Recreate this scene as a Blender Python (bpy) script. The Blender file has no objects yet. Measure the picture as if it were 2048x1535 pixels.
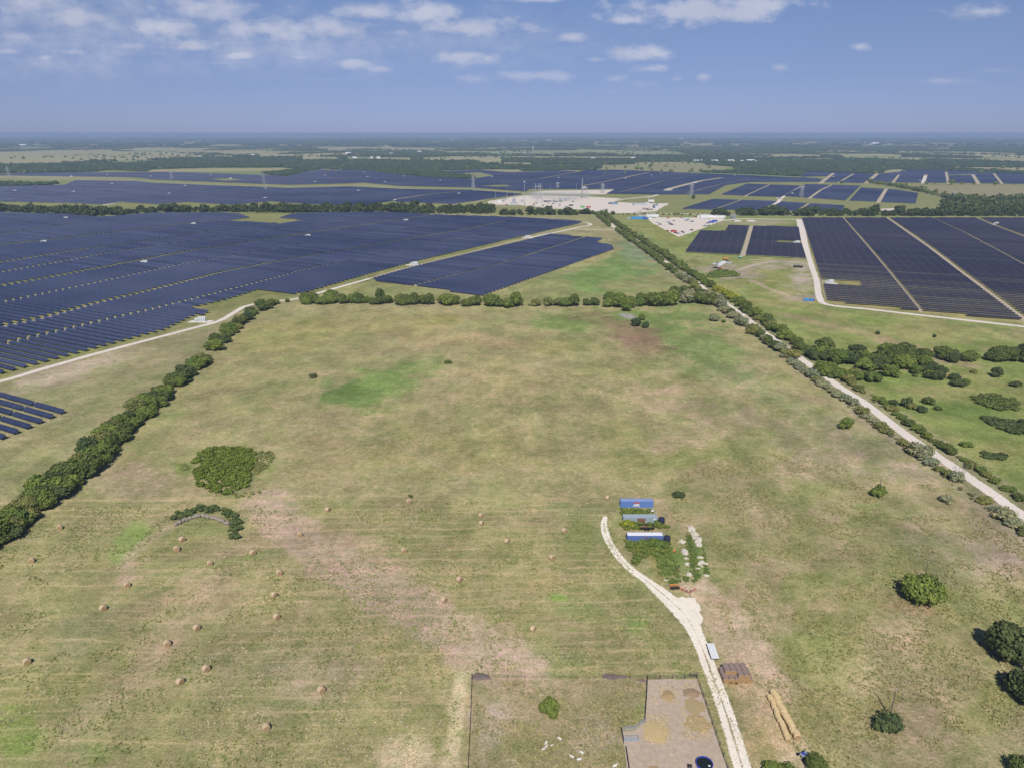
import bpy, bmesh, math, random
import numpy as np
from mathutils import Vector, Matrix
from mathutils.geometry import tessellate_polygon
R = math.radians
random.seed(7)
C = bpy.context.scene.collection
sc = bpy.context.scene

# ------------------------------------------------------------------ camera
H = 131.0; F = 1420.0; PITCH = math.atan((767.5 - 266.5) / F)
SP, CP = math.sin(PITCH), math.cos(PITCH)
cam_d = bpy.data.cameras.new('camera'); cam = bpy.data.objects.new('camera', cam_d); C.objects.link(cam)
cam.location = (0, 0, H); cam.rotation_euler = (R(90) - PITCH, 0, 0)
cam_d.sensor_width = 36; cam_d.lens = 36 * F / 2048; cam_d.clip_start = 1; cam_d.clip_end = 200000
sc.camera = cam
HAZE = 9.2e-5; SUN_EL = 48.0; SUN_AZ_OFF = 3.0      # sun behind the camera, a little to the left
# ------------------------------------------------------------------ light and exposure
sc.view_settings.view_transform = 'Standard'; sc.view_settings.look = 'None'
sc.view_settings.exposure = 0.0; sc.view_settings.gamma = 1.0; sc.view_settings.use_curve_mapping = False
sun_d = bpy.data.lights.new('sun', 'SUN'); sun = bpy.data.objects.new('sun', sun_d); C.objects.link(sun)
sun_d.energy = 4.3; sun_d.angle = R(0.5); sun_d.color = (1.0, 0.95, 0.87)
# light travels towards +y (away from the camera), slightly to +x
dv = Vector((math.sin(R(SUN_AZ_OFF)) * math.cos(R(SUN_EL)), math.cos(R(SUN_AZ_OFF)) * math.cos(R(SUN_EL)), -math.sin(R(SUN_EL))))
sun.rotation_euler = dv.to_track_quat('-Z', 'Y').to_euler(); sun.location = (0, -50, 300)

world = bpy.data.worlds.new('World'); sc.world = world; world.use_nodes = True
wt = world.node_tree; wt.nodes.clear()
def wn(t, **k):
    n = wt.nodes.new(t)
    for a, b in k.items(): setattr(n, a, b)
    return n
wl = wt.links.new
sky = wn('ShaderNodeTexSky', sky_type='NISHITA', sun_disc=False)
sky.sun_elevation = R(SUN_EL); sky.sun_rotation = R(180 + SUN_AZ_OFF)
sky.altitude = 200; sky.air_density = 0.9; sky.dust_density = 0.15; sky.ozone_density = 3.0
hs = wn('ShaderNodeHueSaturation'); hs.inputs['Saturation'].default_value = 1.0; hs.inputs['Value'].default_value = 1.0
wl(sky.outputs[0], hs.inputs['Color'])
tint = wn('ShaderNodeMix', data_type='RGBA', blend_type='MULTIPLY'); tint.inputs[0].default_value = 1.0
tint.inputs[7].default_value = (0.58, 0.62, 0.92, 1)
wl(hs.outputs[0], tint.inputs[6])
tmix = wn('ShaderNodeValToRGB'); rp = tmix.color_ramp
for q_, (p_, c_) in enumerate([(0.0, (.34, .41, .80)), (.375, (.452, .458, .71)), (.72, (.574, .541, .703)), (1.0, (.62, .605, .76))]):
    e_ = rp.elements[q_] if q_ < 1 else (rp.elements.new(p_) if q_ < 3 else rp.elements[-1]); e_.position = p_; e_.color = (*c_, 1)
wl(tmix.outputs[0], tint.inputs[7])
bg = wn('ShaderNodeBackground'); bg.inputs[1].default_value = 0.10; wl(tint.outputs[2], bg.inputs[0])
tc = wn('ShaderNodeTexCoord'); sep = wn('ShaderNodeSeparateXYZ'); wl(tc.outputs['Generated'], sep.inputs[0])
def wm(op, a, b=None, c=None):
    n = wn('ShaderNodeMath', operation=op)
    for i, v in enumerate((a, b, c)):
        if v is None: continue
        if isinstance(v, (int, float)): n.inputs[i].default_value = v
        else: wl(v, n.inputs[i])
    return n.outputs[0]
ymax = wm('MAXIMUM', sep.outputs[1], 0.05)
el_ = wn('ShaderNodeMapRange'); wl(sep.outputs[2], el_.inputs[0]); el_.inputs[1].default_value = 0.0; el_.inputs[2].default_value = 0.16; wl(el_.outputs[0], tmix.inputs[0])
ca = wm('DIVIDE', sep.outputs[0], ymax); ce = wm('DIVIDE', sep.outputs[2], ymax)
cc = wn('ShaderNodeCombineXYZ'); wl(ca, cc.inputs[0]); wl(ce, cc.inputs[1])
# billows: noise stretched sideways because the cloud layer is seen edge-on
mp = wn('ShaderNodeVectorMath', operation='MULTIPLY'); mp.inputs[1].default_value = (1, 1.9, 1); wl(cc.outputs[0], mp.inputs[0])
nz = wn('ShaderNodeTexNoise'); nz.inputs['Scale'].default_value = 24; nz.inputs['Detail'].default_value = 7; nz.inputs['Roughness'].default_value = 0.6
wl(mp.outputs[0], nz.inputs[0])
nz2 = wn('ShaderNodeTexNoise'); nz2.inputs['Scale'].default_value = 9; nz2.inputs['Detail'].default_value = 3
wl(mp.outputs[0], nz2.inputs[0])
def AE(px, py):     # picture position of a cloud -> (tan azimuth, tan elevation/cos az)
    dx, v = (px - 1024) / F, (py - 767.5) / F
    y = CP - v * SP; z = -SP - v * CP
    return dx / y, z / y
CLOUDS = [(180, 50, 360, 90, .50), (560, 95, 360, 65, .46), (120, 130, 260, 55, .45), (900, 80, 280, 65, .36), (60, 5, 130, 25, .75), (150, 38, 75, 22, .9), (45, 75, 75, 20, .65), (20, 104, 30, 8, .7), (145, 104, 40, 9, .75), (92, 115, 18, 7, .8),
 (395, 15, 110, 26, .85), (325, 55, 80, 24, 1.0), (385, 92, 70, 14, 1.0), (270, 92, 60, 10, .6), (590, 60, 150, 22, 1.0), (680, 62, 70, 18, .8),
 (482, 112, 26, 7, 1.0), (440, 126, 50, 8, .5), (600, 115, 35, 6, .6), (735, 22, 60, 16, .9), (855, 25, 70, 20, 1.0), (945, 55, 105, 18, 1.0),
 (788, 66, 40, 9, .6), (785, 95, 35, 9, .4), (930, 114, 68, 13, 1.1), (705, 128, 36, 11, 1.2), (760, 138, 30, 6, .8), (1060, 152, 85, 9, 1.1),
 (950, 158, 35, 8, .8), (650, 160, 90, 7, .35), (240, 158, 60, 6, .3), (1080, 0, 70, 5, .8), (1140, 76, 26, 9, 1.0), (1400, 22, 150, 20, 1.3),
 (1510, 8, 90, 14, 1.3), (1260, 40, 40, 9, .9), (1285, 108, 55, 12, 1.0), (1305, 103, 38, 13, 1.2), (1190, 120, 20, 6, .8), (1302, 137, 30, 7, 1.0),
 (1230, 158, 20, 7, .9), (1280, 170, 26, 8, .9), (1407, 156, 15, 8, 1.0), (1354, 158, 14, 5, .7), (1230, 183, 24, 5, .5), (1720, 94, 20, 7, .7),
 (1965, 24, 62, 13, .9), (1885, 162, 52, 7, .7), (1560, 134, 16, 6, .6), (1470, 190, 20, 4, .4), (1120, 158, 20, 8, .8), (1990, 141, 35, 4, .35)]
acc = None
dist = wm('SUBTRACT', nz.outputs[0], 0.5)
for (px, py, rx, ry, s) in CLOUDS:
    a0, e0 = AE(px, py); ra, re_ = 1.38 * rx / F, 1.25 * ry / F * 1.05
    sb = wn('ShaderNodeVectorMath', operation='SUBTRACT'); wl(cc.outputs[0], sb.inputs[0]); sb.inputs[1].default_value = (a0, e0, 0)
    ml = wn('ShaderNodeVectorMath', operation='MULTIPLY'); wl(sb.outputs[0], ml.inputs[0]); ml.inputs[1].default_value = (1 / ra, 1 / re_, 0)
    ln = wn('ShaderNodeVectorMath', operation='LENGTH'); wl(ml.outputs[0], ln.inputs[0])
    v = wm('MULTIPLY_ADD', ln.outputs['Value'], -1.0, 1.0)
    v = wm('MULTIPLY_ADD', dist, 2.3, v)
    v = wm('MULTIPLY', wm('MAXIMUM', v, 0.0), s)
    acc = v if acc is None else wm('MAXIMUM', acc, v)
mr = wn('ShaderNodeMapRange', interpolation_type='SMOOTHSTEP'); wl(acc, mr.inputs[0])
mr.inputs[1].default_value = 0.0; mr.inputs[2].default_value = 1.0; mr.inputs[4].default_value = 0.66
up = wn('ShaderNodeMapRange', interpolation_type='SMOOTHSTEP'); wl(ce, up.inputs[0]); up.inputs[1].default_value = 0.035; up.inputs[2].default_value = 0.10
cfac = wm('MULTIPLY', mr.outputs[0], up.outputs[0])
shade = wn('ShaderNodeMix', data_type='RGBA'); shade.inputs[6].default_value = (.44, .47, .60, 1); shade.inputs[7].default_value = (.80, .80, .86, 1)
wl(nz2.outputs[0], shade.inputs[0])
bgc = wn('ShaderNodeBackground'); wl(shade.outputs[2], bgc.inputs[0]); bgc.inputs[1].default_value = 1.0
mixw = wn('ShaderNodeMixShader'); wl(cfac, mixw.inputs[0]); wl(bg.outputs[0], mixw.inputs[1]); wl(bgc.outputs[0], mixw.inputs[2])
ow = wn('ShaderNodeOutputWorld'); wl(mixw.outputs[0], ow.inputs[0])

# ------------------------------------------------------------------ mapping helpers
def G(px, py, z=0.0):
    dx, v = (px - 1024) / F, (py - 767.5) / F
    dy = CP - v * SP; dz = -SP - v * CP
    t = (z - H) / dz
    return Vector((dx * t, dy * t, z))
def P(x, y, z=0.0):
    dz = z - H
    zc = y * CP - dz * SP
    return 1024 + F * x / zc, 767.5 - F * (y * SP + dz * CP) / zc
def depth(p): return p[1] * CP - (p[2] - H) * SP
def smooth(pts, n=6):
    out = []
    for i in range(len(pts) - 1):
        p0 = pts[max(i - 1, 0)]; p1 = pts[i]; p2 = pts[i + 1]; p3 = pts[min(i + 2, len(pts) - 1)]
        for k in range(n):
            t = k / n
            out.append(0.5 * ((2 * p1) + (p2 - p0) * t + (2 * p0 - 5 * p1 + 4 * p2 - p3) * t * t + (3 * p1 - 3 * p2 + p3 - p0) * t ** 3))
    out.append(pts[-1]); return out
def resample(pts, step, closed=False):
    pts = list(pts) + ([pts[0]] if closed else [])
    out = []
    for a, b in zip(pts[:-1], pts[1:]):
        n = max(1, int((b - a).length / step))
        for k in range(n): out.append(a.lerp(b, k / n))
    if not closed: out.append(pts[-1])
    return out
def inside(poly, X, Y):
    X = np.asarray(X, float); Y = np.asarray(Y, float); r = np.zeros(X.shape, bool); n = len(poly); j = n - 1
    for i in range(n):
        xi, yi = poly[i][0], poly[i][1]; xj, yj = poly[j][0], poly[j][1]
        if yi != yj:
            r ^= ((yi > Y) != (yj > Y)) & (X < (xj - xi) * (Y - yi) / (yj - yi) + xi)
        j = i
    return r
def _h(ix, iy, s):
    a = (ix.astype(np.int64) * 374761393 + iy.astype(np.int64) * 668265263 + s * 2147483647) & 0xffffffff
    a = ((a ^ (a >> 13)) * 1274126177) & 0xffffffff
    return ((a ^ (a >> 16)) & 0xffff) / 65535.0
def vn(x, y, size, s=0):
    x = x / size; y = y / size; ix = np.floor(x); iy = np.floor(y); fx = x - ix; fy = y - iy
    fx = fx * fx * (3 - 2 * fx); fy = fy * fy * (3 - 2 * fy)
    return (_h(ix, iy, s) * (1 - fx) + _h(ix + 1, iy, s) * fx) * (1 - fy) + (_h(ix, iy + 1, s) * (1 - fx) + _h(ix + 1, iy + 1, s) * fx) * fy
def fbm(x, y, size, s=0, o=4):
    t = 0; a = 0.5; w = 0
    for k in range(o):
        t = t + a * vn(x, y, size / 2 ** k, s + k * 17); w += a; a *= 0.55
    return t / w
def lin(c):
    return tuple(((v / 255 + .055) / 1.055) ** 2.4 if v > 10 else v / 255 / 12.92 for v in c)
KA = 1.05
def alb(r, g, b): return tuple(v / KA for v in lin((r, g, b)))
ONES = ['', 'first', 'second', 'third', 'fourth', 'fifth', 'sixth', 'seventh', 'eighth', 'ninth', 'tenth', 'eleventh', 'twelfth', 'thirteenth', 'fourteenth', 'fifteenth', 'sixteenth', 'seventeenth', 'eighteenth', 'nineteenth']
TENS = {2: 'twenty', 3: 'thirty', 4: 'forty', 5: 'fifty', 6: 'sixty', 7: 'seventy', 8: 'eighty', 9: 'ninety'}
TENO = {2: 'twentieth', 3: 'thirtieth', 4: 'fortieth', 5: 'fiftieth', 6: 'sixtieth', 7: 'seventieth', 8: 'eightieth', 9: 'ninetieth'}
def nth(n):
    if n < 20: return ONES[n]
    if n >= 100: return 'hundred and ' + nth(n - 100) if n > 100 else 'hundredth'
    return TENO[n // 10] if n % 10 == 0 else TENS[n // 10] + ' ' + ONES[n % 10]

# ------------------------------------------------------------------ materials
class MT:
    def __init__(s, name, rough=0.9, spec=0.3):
        s.m = bpy.data.materials.new(name); s.m.use_nodes = True; s.t = s.m.node_tree; s.b = s.t.nodes['Principled BSDF']
        s.b.inputs['Roughness'].default_value = rough; s.b.inputs['Specular IOR Level'].default_value = spec
    def n(s, t, **k):
        n = s.t.nodes.new(t)
        for a, b in k.items(): setattr(n, a, b)
        return n
    def l(s, a, b): s.t.links.new(a, b)
    def math(s, op, a, b=None, c=None, clamp=False):
        n = s.n('ShaderNodeMath', operation=op, use_clamp=clamp)
        for i, v in enumerate((a, b, c)):
            if v is None: continue
            if isinstance(v, (int, float)): n.inputs[i].default_value = v
            else: s.l(v, n.inputs[i])
        return n.outputs[0]
    def pos(s, kind='Object', scale=None, rot=None):
        tc = s.n('ShaderNodeTexCoord'); o = tc.outputs[kind]
        if scale or rot:
            m = s.n('ShaderNodeMapping'); s.l(o, m.inputs[0])
            if scale: m.inputs['Scale'].default_value = scale
            if rot: m.inputs['Rotation'].default_value = rot
            o = m.outputs[0]
        return o
    def noise(s, sc_, det=4, rough=.55, vec=None, dist=0):
        n = s.n('ShaderNodeTexNoise'); n.inputs['Scale'].default_value = sc_; n.inputs['Detail'].default_value = det; n.inputs['Roughness'].default_value = rough
        n.inputs['Distortion'].default_value = dist
        s.l(vec if vec is not None else s.pos(), n.inputs[0]); return n.outputs[0]
    def rng(s, v, a, b, c=0, d=1):
        n = s.n('ShaderNodeMapRange'); s.l(v, n.inputs[0])
        for i, q in enumerate((a, b, c, d)): n.inputs[i + 1].default_value = q
        return n.outputs[0]
    def mix(s, f, a, b, mode='MIX'):
        n = s.n('ShaderNodeMix', data_type='RGBA', blend_type=mode)
        for i, v in ((0, f), (6, a), (7, b)):
            if isinstance(v, (int, float)): n.inputs[i].default_value = v
            elif isinstance(v, tuple): n.inputs[i].default_value = (*v[:3], 1)
            else: s.l(v, n.inputs[i])
        return n.outputs[2]
    def bump(s, h, strength=.3, dist=.1):
        n = s.n('ShaderNodeBump'); n.inputs['Strength'].default_value = strength; n.inputs['Distance'].default_value = dist
        s.l(h, n.inputs['Height']); s.l(n.outputs[0], s.b.inputs['Normal'])
    def col(s, c):
        if isinstance(c, tuple): s.b.inputs['Base Color'].default_value = (*c[:3], 1)
        else: s.l(c, s.b.inputs['Base Color'])
def simple(name, c, rough=.8, spec=.3, metal=0, var=.25, scale=1.5):
    m = MT(name, rough, spec); m.b.inputs['Metallic'].default_value = metal
    n = m.noise(scale, 5); m.col(m.mix(1.0, c, m.mix(n, (1 - var,) * 3, (1 + var,) * 3), 'MULTIPLY')); return m.m
def objcolor(name, rough=.5, spec=.4, var=.2, scale=2):
    m = MT(name, rough, spec); oi = m.n('ShaderNodeObjectInfo'); n = m.noise(scale, 4)
    m.col(m.mix(1.0, oi.outputs['Color'], m.mix(n, (1 - var,) * 3, (1 + var,) * 3), 'MULTIPLY')); return m.m

# leaves: the tint is the object's own colour, broken up leaf by leaf
def leafmat():
    m = MT('foliage', .85, .08); oi = m.n('ShaderNodeObjectInfo'); g = m.n('ShaderNodeNewGeometry')
    n = m.noise(.55, 3)
    v = m.mix(m.rng(n, .3, .7), (.80, .84, .85), (1.25, 1.18, 1.0))
    per = m.mix(oi.outputs['Random'], (.82, .88, .9), (1.18, 1.1, 1.0))
    isl = m.mix(g.outputs['Random Per Island'], (.72, .78, .75), (1.32, 1.22, 1.15))
    m.col(m.mix(1.0, m.mix(1.0, m.mix(1.0, oi.outputs['Color'], v, 'MULTIPLY'), per, 'MULTIPLY'), isl, 'MULTIPLY'))
    return m.m
LEAF = leafmat()
BARK = simple('bark', (.16, .13, .10), .95, .1, 0, .35, 3)

def groundmat():
    m = MT('meadow', .95, .05)
    a = m.n('ShaderNodeVertexColor', layer_name='tint').outputs[0]
    fx = m.n('ShaderNodeSeparateColor'); m.l(m.n('ShaderNodeVertexColor', layer_name='fx').outputs[0], fx.inputs[0])
    pos = m.pos()
    big = m.noise(.035, 5, .6, pos); mid = m.noise(.22, 6, .65, pos); fine = m.noise(1.7, 5, .7, pos)
    c = m.mix(1.0, a, m.mix(m.rng(big, .35, .65), (.93, 1.0, .90), (1.06, 1.0, 1.06)), 'MULTIPLY')
    c = m.mix(1.0, c, m.mix(m.rng(mid, .34, .66), (.78, .86, .74), (1.17, 1.10, 1.20)), 'MULTIPLY')
    c = m.mix(1.0, c, m.mix(m.rng(fine, .32, .68), (.60, .64, .54), (1.36, 1.32, 1.42)), 'MULTIPLY')
    m2 = m.noise(.55, 6, .7, pos, .3); c = m.mix(1.0, c, m.mix(m.rng(m2, .36, .64), (.74, .80, .68), (1.22, 1.16, 1.28)), 'MULTIPLY')
    # mowing lines
    st = m.noise(1.0, 4, .6, m.pos('Object', (.012, .42, 1), (0, 0, R(-1.5))))
    st2 = m.noise(1.0, 3, .6, m.pos('Object', (.03, 1.5, 1), (0, 0, R(-1.5))))
    sx = m.n('ShaderNodeSeparateXYZ'); m.l(pos, sx.inputs[0])
    yy = m.math('ADD', m.math('MULTIPLY_ADD', sx.outputs[0], -.03, sx.outputs[1]), m.math('MULTIPLY', m.noise(.02, 2, .5, pos), 14.0))
    ln = m.math('ABSOLUTE', m.math('SUBTRACT', m.math('FRACT', m.math('DIVIDE', yy, 4.3)), .5))
    ll = m.math('MULTIPLY', m.math('MULTIPLY', m.rng(ln, .13, .04), m.rng(st, .38, .60)), fx.outputs[0], clamp=True)
    c = m.mix(m.math('MULTIPLY', ll, .38), c, alb(206, 190, 146))
    yv = m.math('ABSOLUTE', m.math('SUBTRACT', m.math('FRACT', m.math('DIVIDE', m.math('MULTIPLY_ADD', sx.outputs[1], .05, sx.outputs[0]), 5.2)), .5))
    lv = m.math('MULTIPLY', m.math('MULTIPLY', m.rng(yv, .30, .10), m.rng(mid, .40, .60)), fx.outputs[2], clamp=True)
    c = m.mix(m.math('MULTIPLY', lv, .30), c, m.mix(1.0, c, (1.25, 1.18, 1.2), 'MULTIPLY'))
    s1 = m.math('MULTIPLY', m.rng(st, .40, .62), fx.outputs[0], clamp=True)
    c = m.mix(s1, c, m.mix(1.0, c, (1.22, 1.13, 1.16), 'MULTIPLY'))
    s2 = m.math('MULTIPLY', m.rng(st2, .58, .68), fx.outputs[0], clamp=True)
    c = m.mix(m.math('MULTIPLY', s2, .45), c, alb(196, 178, 130))
    s3 = m.math('MULTIPLY', m.rng(st, .42, .30), fx.outputs[0], clamp=True)
    c = m.mix(m.math('MULTIPLY', s3, .5), c, m.mix(1.0, c, (.82, .92, .70), 'MULTIPLY'))
    # weed tufts
    tn = m.noise(.55, 5, .75, pos, .4); tm = m.noise(.05, 3, .5, pos)
    tf = m.math('MULTIPLY', m.math('MULTIPLY', m.rng(tn, .56, .66), m.rng(tm, .42, .62)), fx.outputs[1], clamp=True)
    c = m.mix(m.math('MULTIPLY', tf, .8), c, alb(92, 106, 56))
    tl = m.math('MULTIPLY', m.math('MULTIPLY', m.rng(tn, .42, .34), m.rng(tm, .40, .60)), fx.outputs[1], clamp=True)
    c = m.mix(m.math('MULTIPLY', tl, .6), c, alb(184, 168, 138))
    m.col(c)
    hgt = m.math('ADD', m.math('MULTIPLY', fine, .5), m.math('ADD', m.math('MULTIPLY', tn, .7), m.math('MULTIPLY', mid, .6)))
    m.bump(hgt, .75, .6)
    return m.m
GROUND = groundmat()
def gravelmat(name, c, var=.18, edge=False, weeds=0.0, centre=0.0):
    m = MT(name, .95, .05); pos = m.pos()
    n = m.noise(.8, 6, .7, pos); n2 = m.noise(.09, 3, .5, pos)
    col = m.mix(1.0, c, m.mix(m.rng(n, .3, .7), (1 - var,) * 3, (1 + var,) * 3), 'MULTIPLY')
    col = m.mix(1.0, col, m.mix(n2, (.88, .87, .85), (1.08, 1.08, 1.08)), 'MULTIPLY')
    m.col(col); m.bump(n, .2, .1)
    if edge:
        uv = m.n('ShaderNodeUVMap'); sp = m.n('ShaderNodeSeparateXYZ'); m.l(uv.outputs[0], sp.inputs[0])
        en = m.noise(1.6 if centre else .9, 6, .75, pos)
        d = m.math('MULTIPLY', m.math('SUBTRACT', 0.5, m.math('ABSOLUTE', m.math('SUBTRACT', sp.outputs[1], .5))), 2.0)   # 0 edge, 1 centre
        a = m.math('ADD', m.math('MULTIPLY', d, 2.6), m.math('MULTIPLY', m.math('SUBTRACT', en, .62), 2.4))
        a = m.rng(a, -.05, .12)
        if centre:
            cmask = m.math('SUBTRACT', m.rng(d, .70, 1.0), m.math('MULTIPLY', m.rng(n2, .3, .7), .6))
            w = m.rng(m.math('ADD', cmask, m.math('MULTIPLY', m.math('SUBTRACT', en, .5), 2.5)), .45, .6)
            a = m.math('MULTIPLY', a, m.math('SUBTRACT', 1.0, m.math('MULTIPLY', w, centre)))
        if weeds:
            w = m.rng(m.noise(1.3, 4, .7, pos), .60, .66)
            a = m.math('MULTIPLY', a, m.math('SUBTRACT', 1.0, m.math('MULTIPLY', w, weeds)))
        tr = m.n('ShaderNodeBsdfTransparent'); mx = m.n('ShaderNodeMixShader'); out = m.t.nodes['Material Output']
        m.l(a, mx.inputs[0]); m.l(tr.outputs[0], mx.inputs[1]); m.l(m.b.outputs[0], mx.inputs[2]); m.l(mx.outputs[0], out.inputs[0])
    return m.m
WHITE_GRAVEL = gravelmat('white_gravel', alb(230, 220, 208), .14, True, .5)
DRIVE = gravelmat('drive_gravel', alb(242, 233, 216), .10, True, .8, .9)
TAN_GRAVEL = gravelmat('tan_gravel', alb(190, 176, 156), .14, True, .3)
PAD = gravelmat('pad_gravel', alb(224, 213, 200), .16)
APRON = gravelmat('apron_gravel', alb(242, 233, 216), .10)
PATH = gravelmat('dry_verge', alb(168, 160, 122), .15, True, .2)
TRACK = gravelmat('bare_track', alb(176, 160, 135), .15, True, .6, .8)

def panelmat(name, c1, c2, line):
    m = MT(name, .22, .5)
    uv = m.n('ShaderNodeUVMap'); sp = m.n('ShaderNodeSeparateXYZ'); m.l(uv.outputs[0], sp.inputs[0])
    fu = m.math('FRACT', m.math('DIVIDE', sp.outputs[0], 1.15))
    l1 = m.rng(m.math('ABSOLUTE', m.math('SUBTRACT', fu, .5)), .465, .47)
    l2 = m.rng(m.math('ABSOLUTE', m.math('SUBTRACT', sp.outputs[1], .5)), .022, .014)
    fb = m.math('FRACT', m.math('DIVIDE', sp.outputs[0], 9.2))
    l3 = m.rng(m.math('ABSOLUTE', m.math('SUBTRACT', fb, .5)), .487, .492)
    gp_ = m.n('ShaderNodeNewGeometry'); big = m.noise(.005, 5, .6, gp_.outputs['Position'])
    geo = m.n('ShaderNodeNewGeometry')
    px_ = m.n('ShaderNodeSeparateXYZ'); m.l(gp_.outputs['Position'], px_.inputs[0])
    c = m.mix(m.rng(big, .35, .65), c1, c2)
    dusty = m.math('MULTIPLY', m.rng(px_.outputs[0], -250, -1000), m.rng(px_.outputs[1], 650, 1500))      # lavender sky sheen painted into the glass colour towards the far west
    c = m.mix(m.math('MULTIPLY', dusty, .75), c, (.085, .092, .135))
    c = m.mix(1.0, c, m.mix(geo.outputs['Random Per Island'], (.66, .68, .72), (1.35, 1.32, 1.26)), 'MULTIPLY')
    c = m.mix(m.math('MULTIPLY', l1, .35), c, line); c = m.mix(m.math('MULTIPLY', l2, .5), c, line); c = m.mix(m.math('MULTIPLY', l3, .8), c, line)
    m.col(c); return m.m
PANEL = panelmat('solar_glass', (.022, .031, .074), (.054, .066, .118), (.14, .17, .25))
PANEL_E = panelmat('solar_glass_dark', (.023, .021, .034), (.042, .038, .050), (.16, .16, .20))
STEEL = simple('galvanised_steel', (.45, .46, .48), .5, .5, .3, .15)
FRAMED = simple('dark_frame', (.05, .05, .055), .6, .3)

# ------------------------------------------------------------------ mesh helpers
def tag(o, label=None, cat=None, group=None, kind=None):
    if label: o['label'] = label
    if cat: o['category'] = cat
    if group: o['group'] = group
    if kind: o['kind'] = kind
    return o
def link(name, me, parent=None, mats=()):
    o = bpy.data.objects.new(name, me); C.objects.link(o)
    for m in mats: me.materials.append(m)
    if parent: o.parent = parent
    return o
def empty(name, loc, rz=0.0):
    o = bpy.data.objects.new(name, None); C.objects.link(o); o.location = loc; o.rotation_euler = (0, 0, rz); o.empty_display_size = .5
    return o
def fast(name, V, Q, uv=None, shade=False, k=4):
    V = np.asarray(V, np.float32).reshape(-1, 3); Q = np.asarray(Q, np.int32).reshape(-1, k)
    me = bpy.data.meshes.new(name); me.vertices.add(len(V)); me.vertices.foreach_set('co', V.ravel())
    me.loops.add(Q.size); me.loops.foreach_set('vertex_index', Q.ravel())
    me.polygons.add(len(Q)); me.polygons.foreach_set('loop_start', np.arange(0, Q.size, k, dtype=np.int32))
    try: me.polygons.foreach_set('loop_total', np.full(len(Q), k, np.int32))
    except Exception: pass
    if uv is not None:
        l = me.uv_layers.new(name='UVMap'); l.data.foreach_set('uv', np.asarray(uv, np.float32).ravel())
    me.update(calc_edges=True)
    me.polygons.foreach_set('use_smooth', np.full(len(Q), shade, bool))
    return me
class MB:
    def __init__(s): s.v = []; s.f = []; s.m = []; s.cur = 0; s.x = Matrix.Identity(4)
    def add(s, vs, fs):
        b = len(s.v); s.v += [tuple(s.x @ Vector(p)) for p in vs]; s.f += [tuple(b + i for i in f) for f in fs]; s.m += [s.cur] * len(fs); return s
    def box(s, c, d, rz=0, rx=0, taper=1.0, ry=0):
        M = Matrix.Translation(c) @ Matrix.Rotation(rz, 4, 'Z') @ Matrix.Rotation(ry, 4, 'Y') @ Matrix.Rotation(rx, 4, 'X'); h = [q / 2 for q in d]
        vs = [M @ Vector((sx * h[0] * (taper if sz > 0 else 1), sy * h[1] * (taper if sz > 0 else 1), sz * h[2])) for sz in (-1, 1) for sy in (-1, 1) for sx in (-1, 1)]
        return s.add(vs, [(0, 2, 3, 1), (4, 5, 7, 6), (0, 1, 5, 4), (1, 3, 7, 5), (3, 2, 6, 7), (2, 0, 4, 6)])
    def bar(s, a, b, r, r2=None, n=6):
        a, b = Vector(a), Vector(b); d = (b - a)
        if d.length < 1e-6: return s
        q = d.to_track_quat('Z', 'Y').to_matrix(); r2 = r if r2 is None else r2; vs = []
        for (p, rr) in ((a, r), (b, r2)):
            for k in range(n): vs.append(p + q @ Vector((rr * math.cos(2 * math.pi * k / n), rr * math.sin(2 * math.pi * k / n), 0)))
        fs = [(k, (k + 1) % n, n + (k + 1) % n, n + k) for k in range(n)] + [tuple(range(n - 1, -1, -1)), tuple(range(n, 2 * n))]
        return s.add(vs, fs)
    def lathe(s, prof, c=(0, 0, 0), n=20):
        vs = [(c[0] + r * math.cos(2 * math.pi * k / n), c[1] + r * math.sin(2 * math.pi * k / n), c[2] + z) for r, z in prof for k in range(n)]
        fs = [(i * n + k, i * n + (k + 1) % n, (i + 1) * n + (k + 1) % n, (i + 1) * n + k) for i in range(len(prof) - 1) for k in range(n)]
        return s.add(vs, fs + [tuple(range(n - 1, -1, -1)), tuple((len(prof) - 1) * n + k for k in range(n))])
    def wheel(s, c, r, w, axis='y', n=14):
        d = Vector((0, w / 2, 0)) if axis == 'y' else Vector((w / 2, 0, 0)); c = Vector(c)
        return s.bar(c - d, c + d, r, n=n)
    def mat(s, i): s.cur = i; return s
    def mesh(s, name, bevel=0, smoothf=False):
        me = bpy.data.meshes.new(name); me.from_pydata(s.v, [], s.f); me.polygons.foreach_set('material_index', s.m); me.update()
        if bevel:
            bm = bmesh.new(); bm.from_mesh(me); bmesh.ops.bevel(bm, geom=[e for e in bm.edges if len(e.link_faces) == 2 and e.calc_face_angle(0) > .6], offset=bevel, segments=1, affect='EDGES', clamp_overlap=True)
            bm.to_mesh(me); bm.free()
        if smoothf: me.polygons.foreach_set('use_smooth', [True] * len(me.polygons))
        return me
    def build(s, name, mats, parent=None, loc=None, rz=0, bevel=0, smoothf=False):
        if not isinstance(mats, (list, tuple)): mats = [mats]
        o = link(name, s.mesh(name, bevel, smoothf), parent, mats)
        if loc is not None: o.location = loc
        if rz: o.rotation_euler = (0, 0, rz)
        return o
def copy_tree(o, parent=None):
    c = o.copy(); C.objects.link(c); c.parent = parent
    for ch in o.children: copy_tree(ch, c)
    return c

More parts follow.
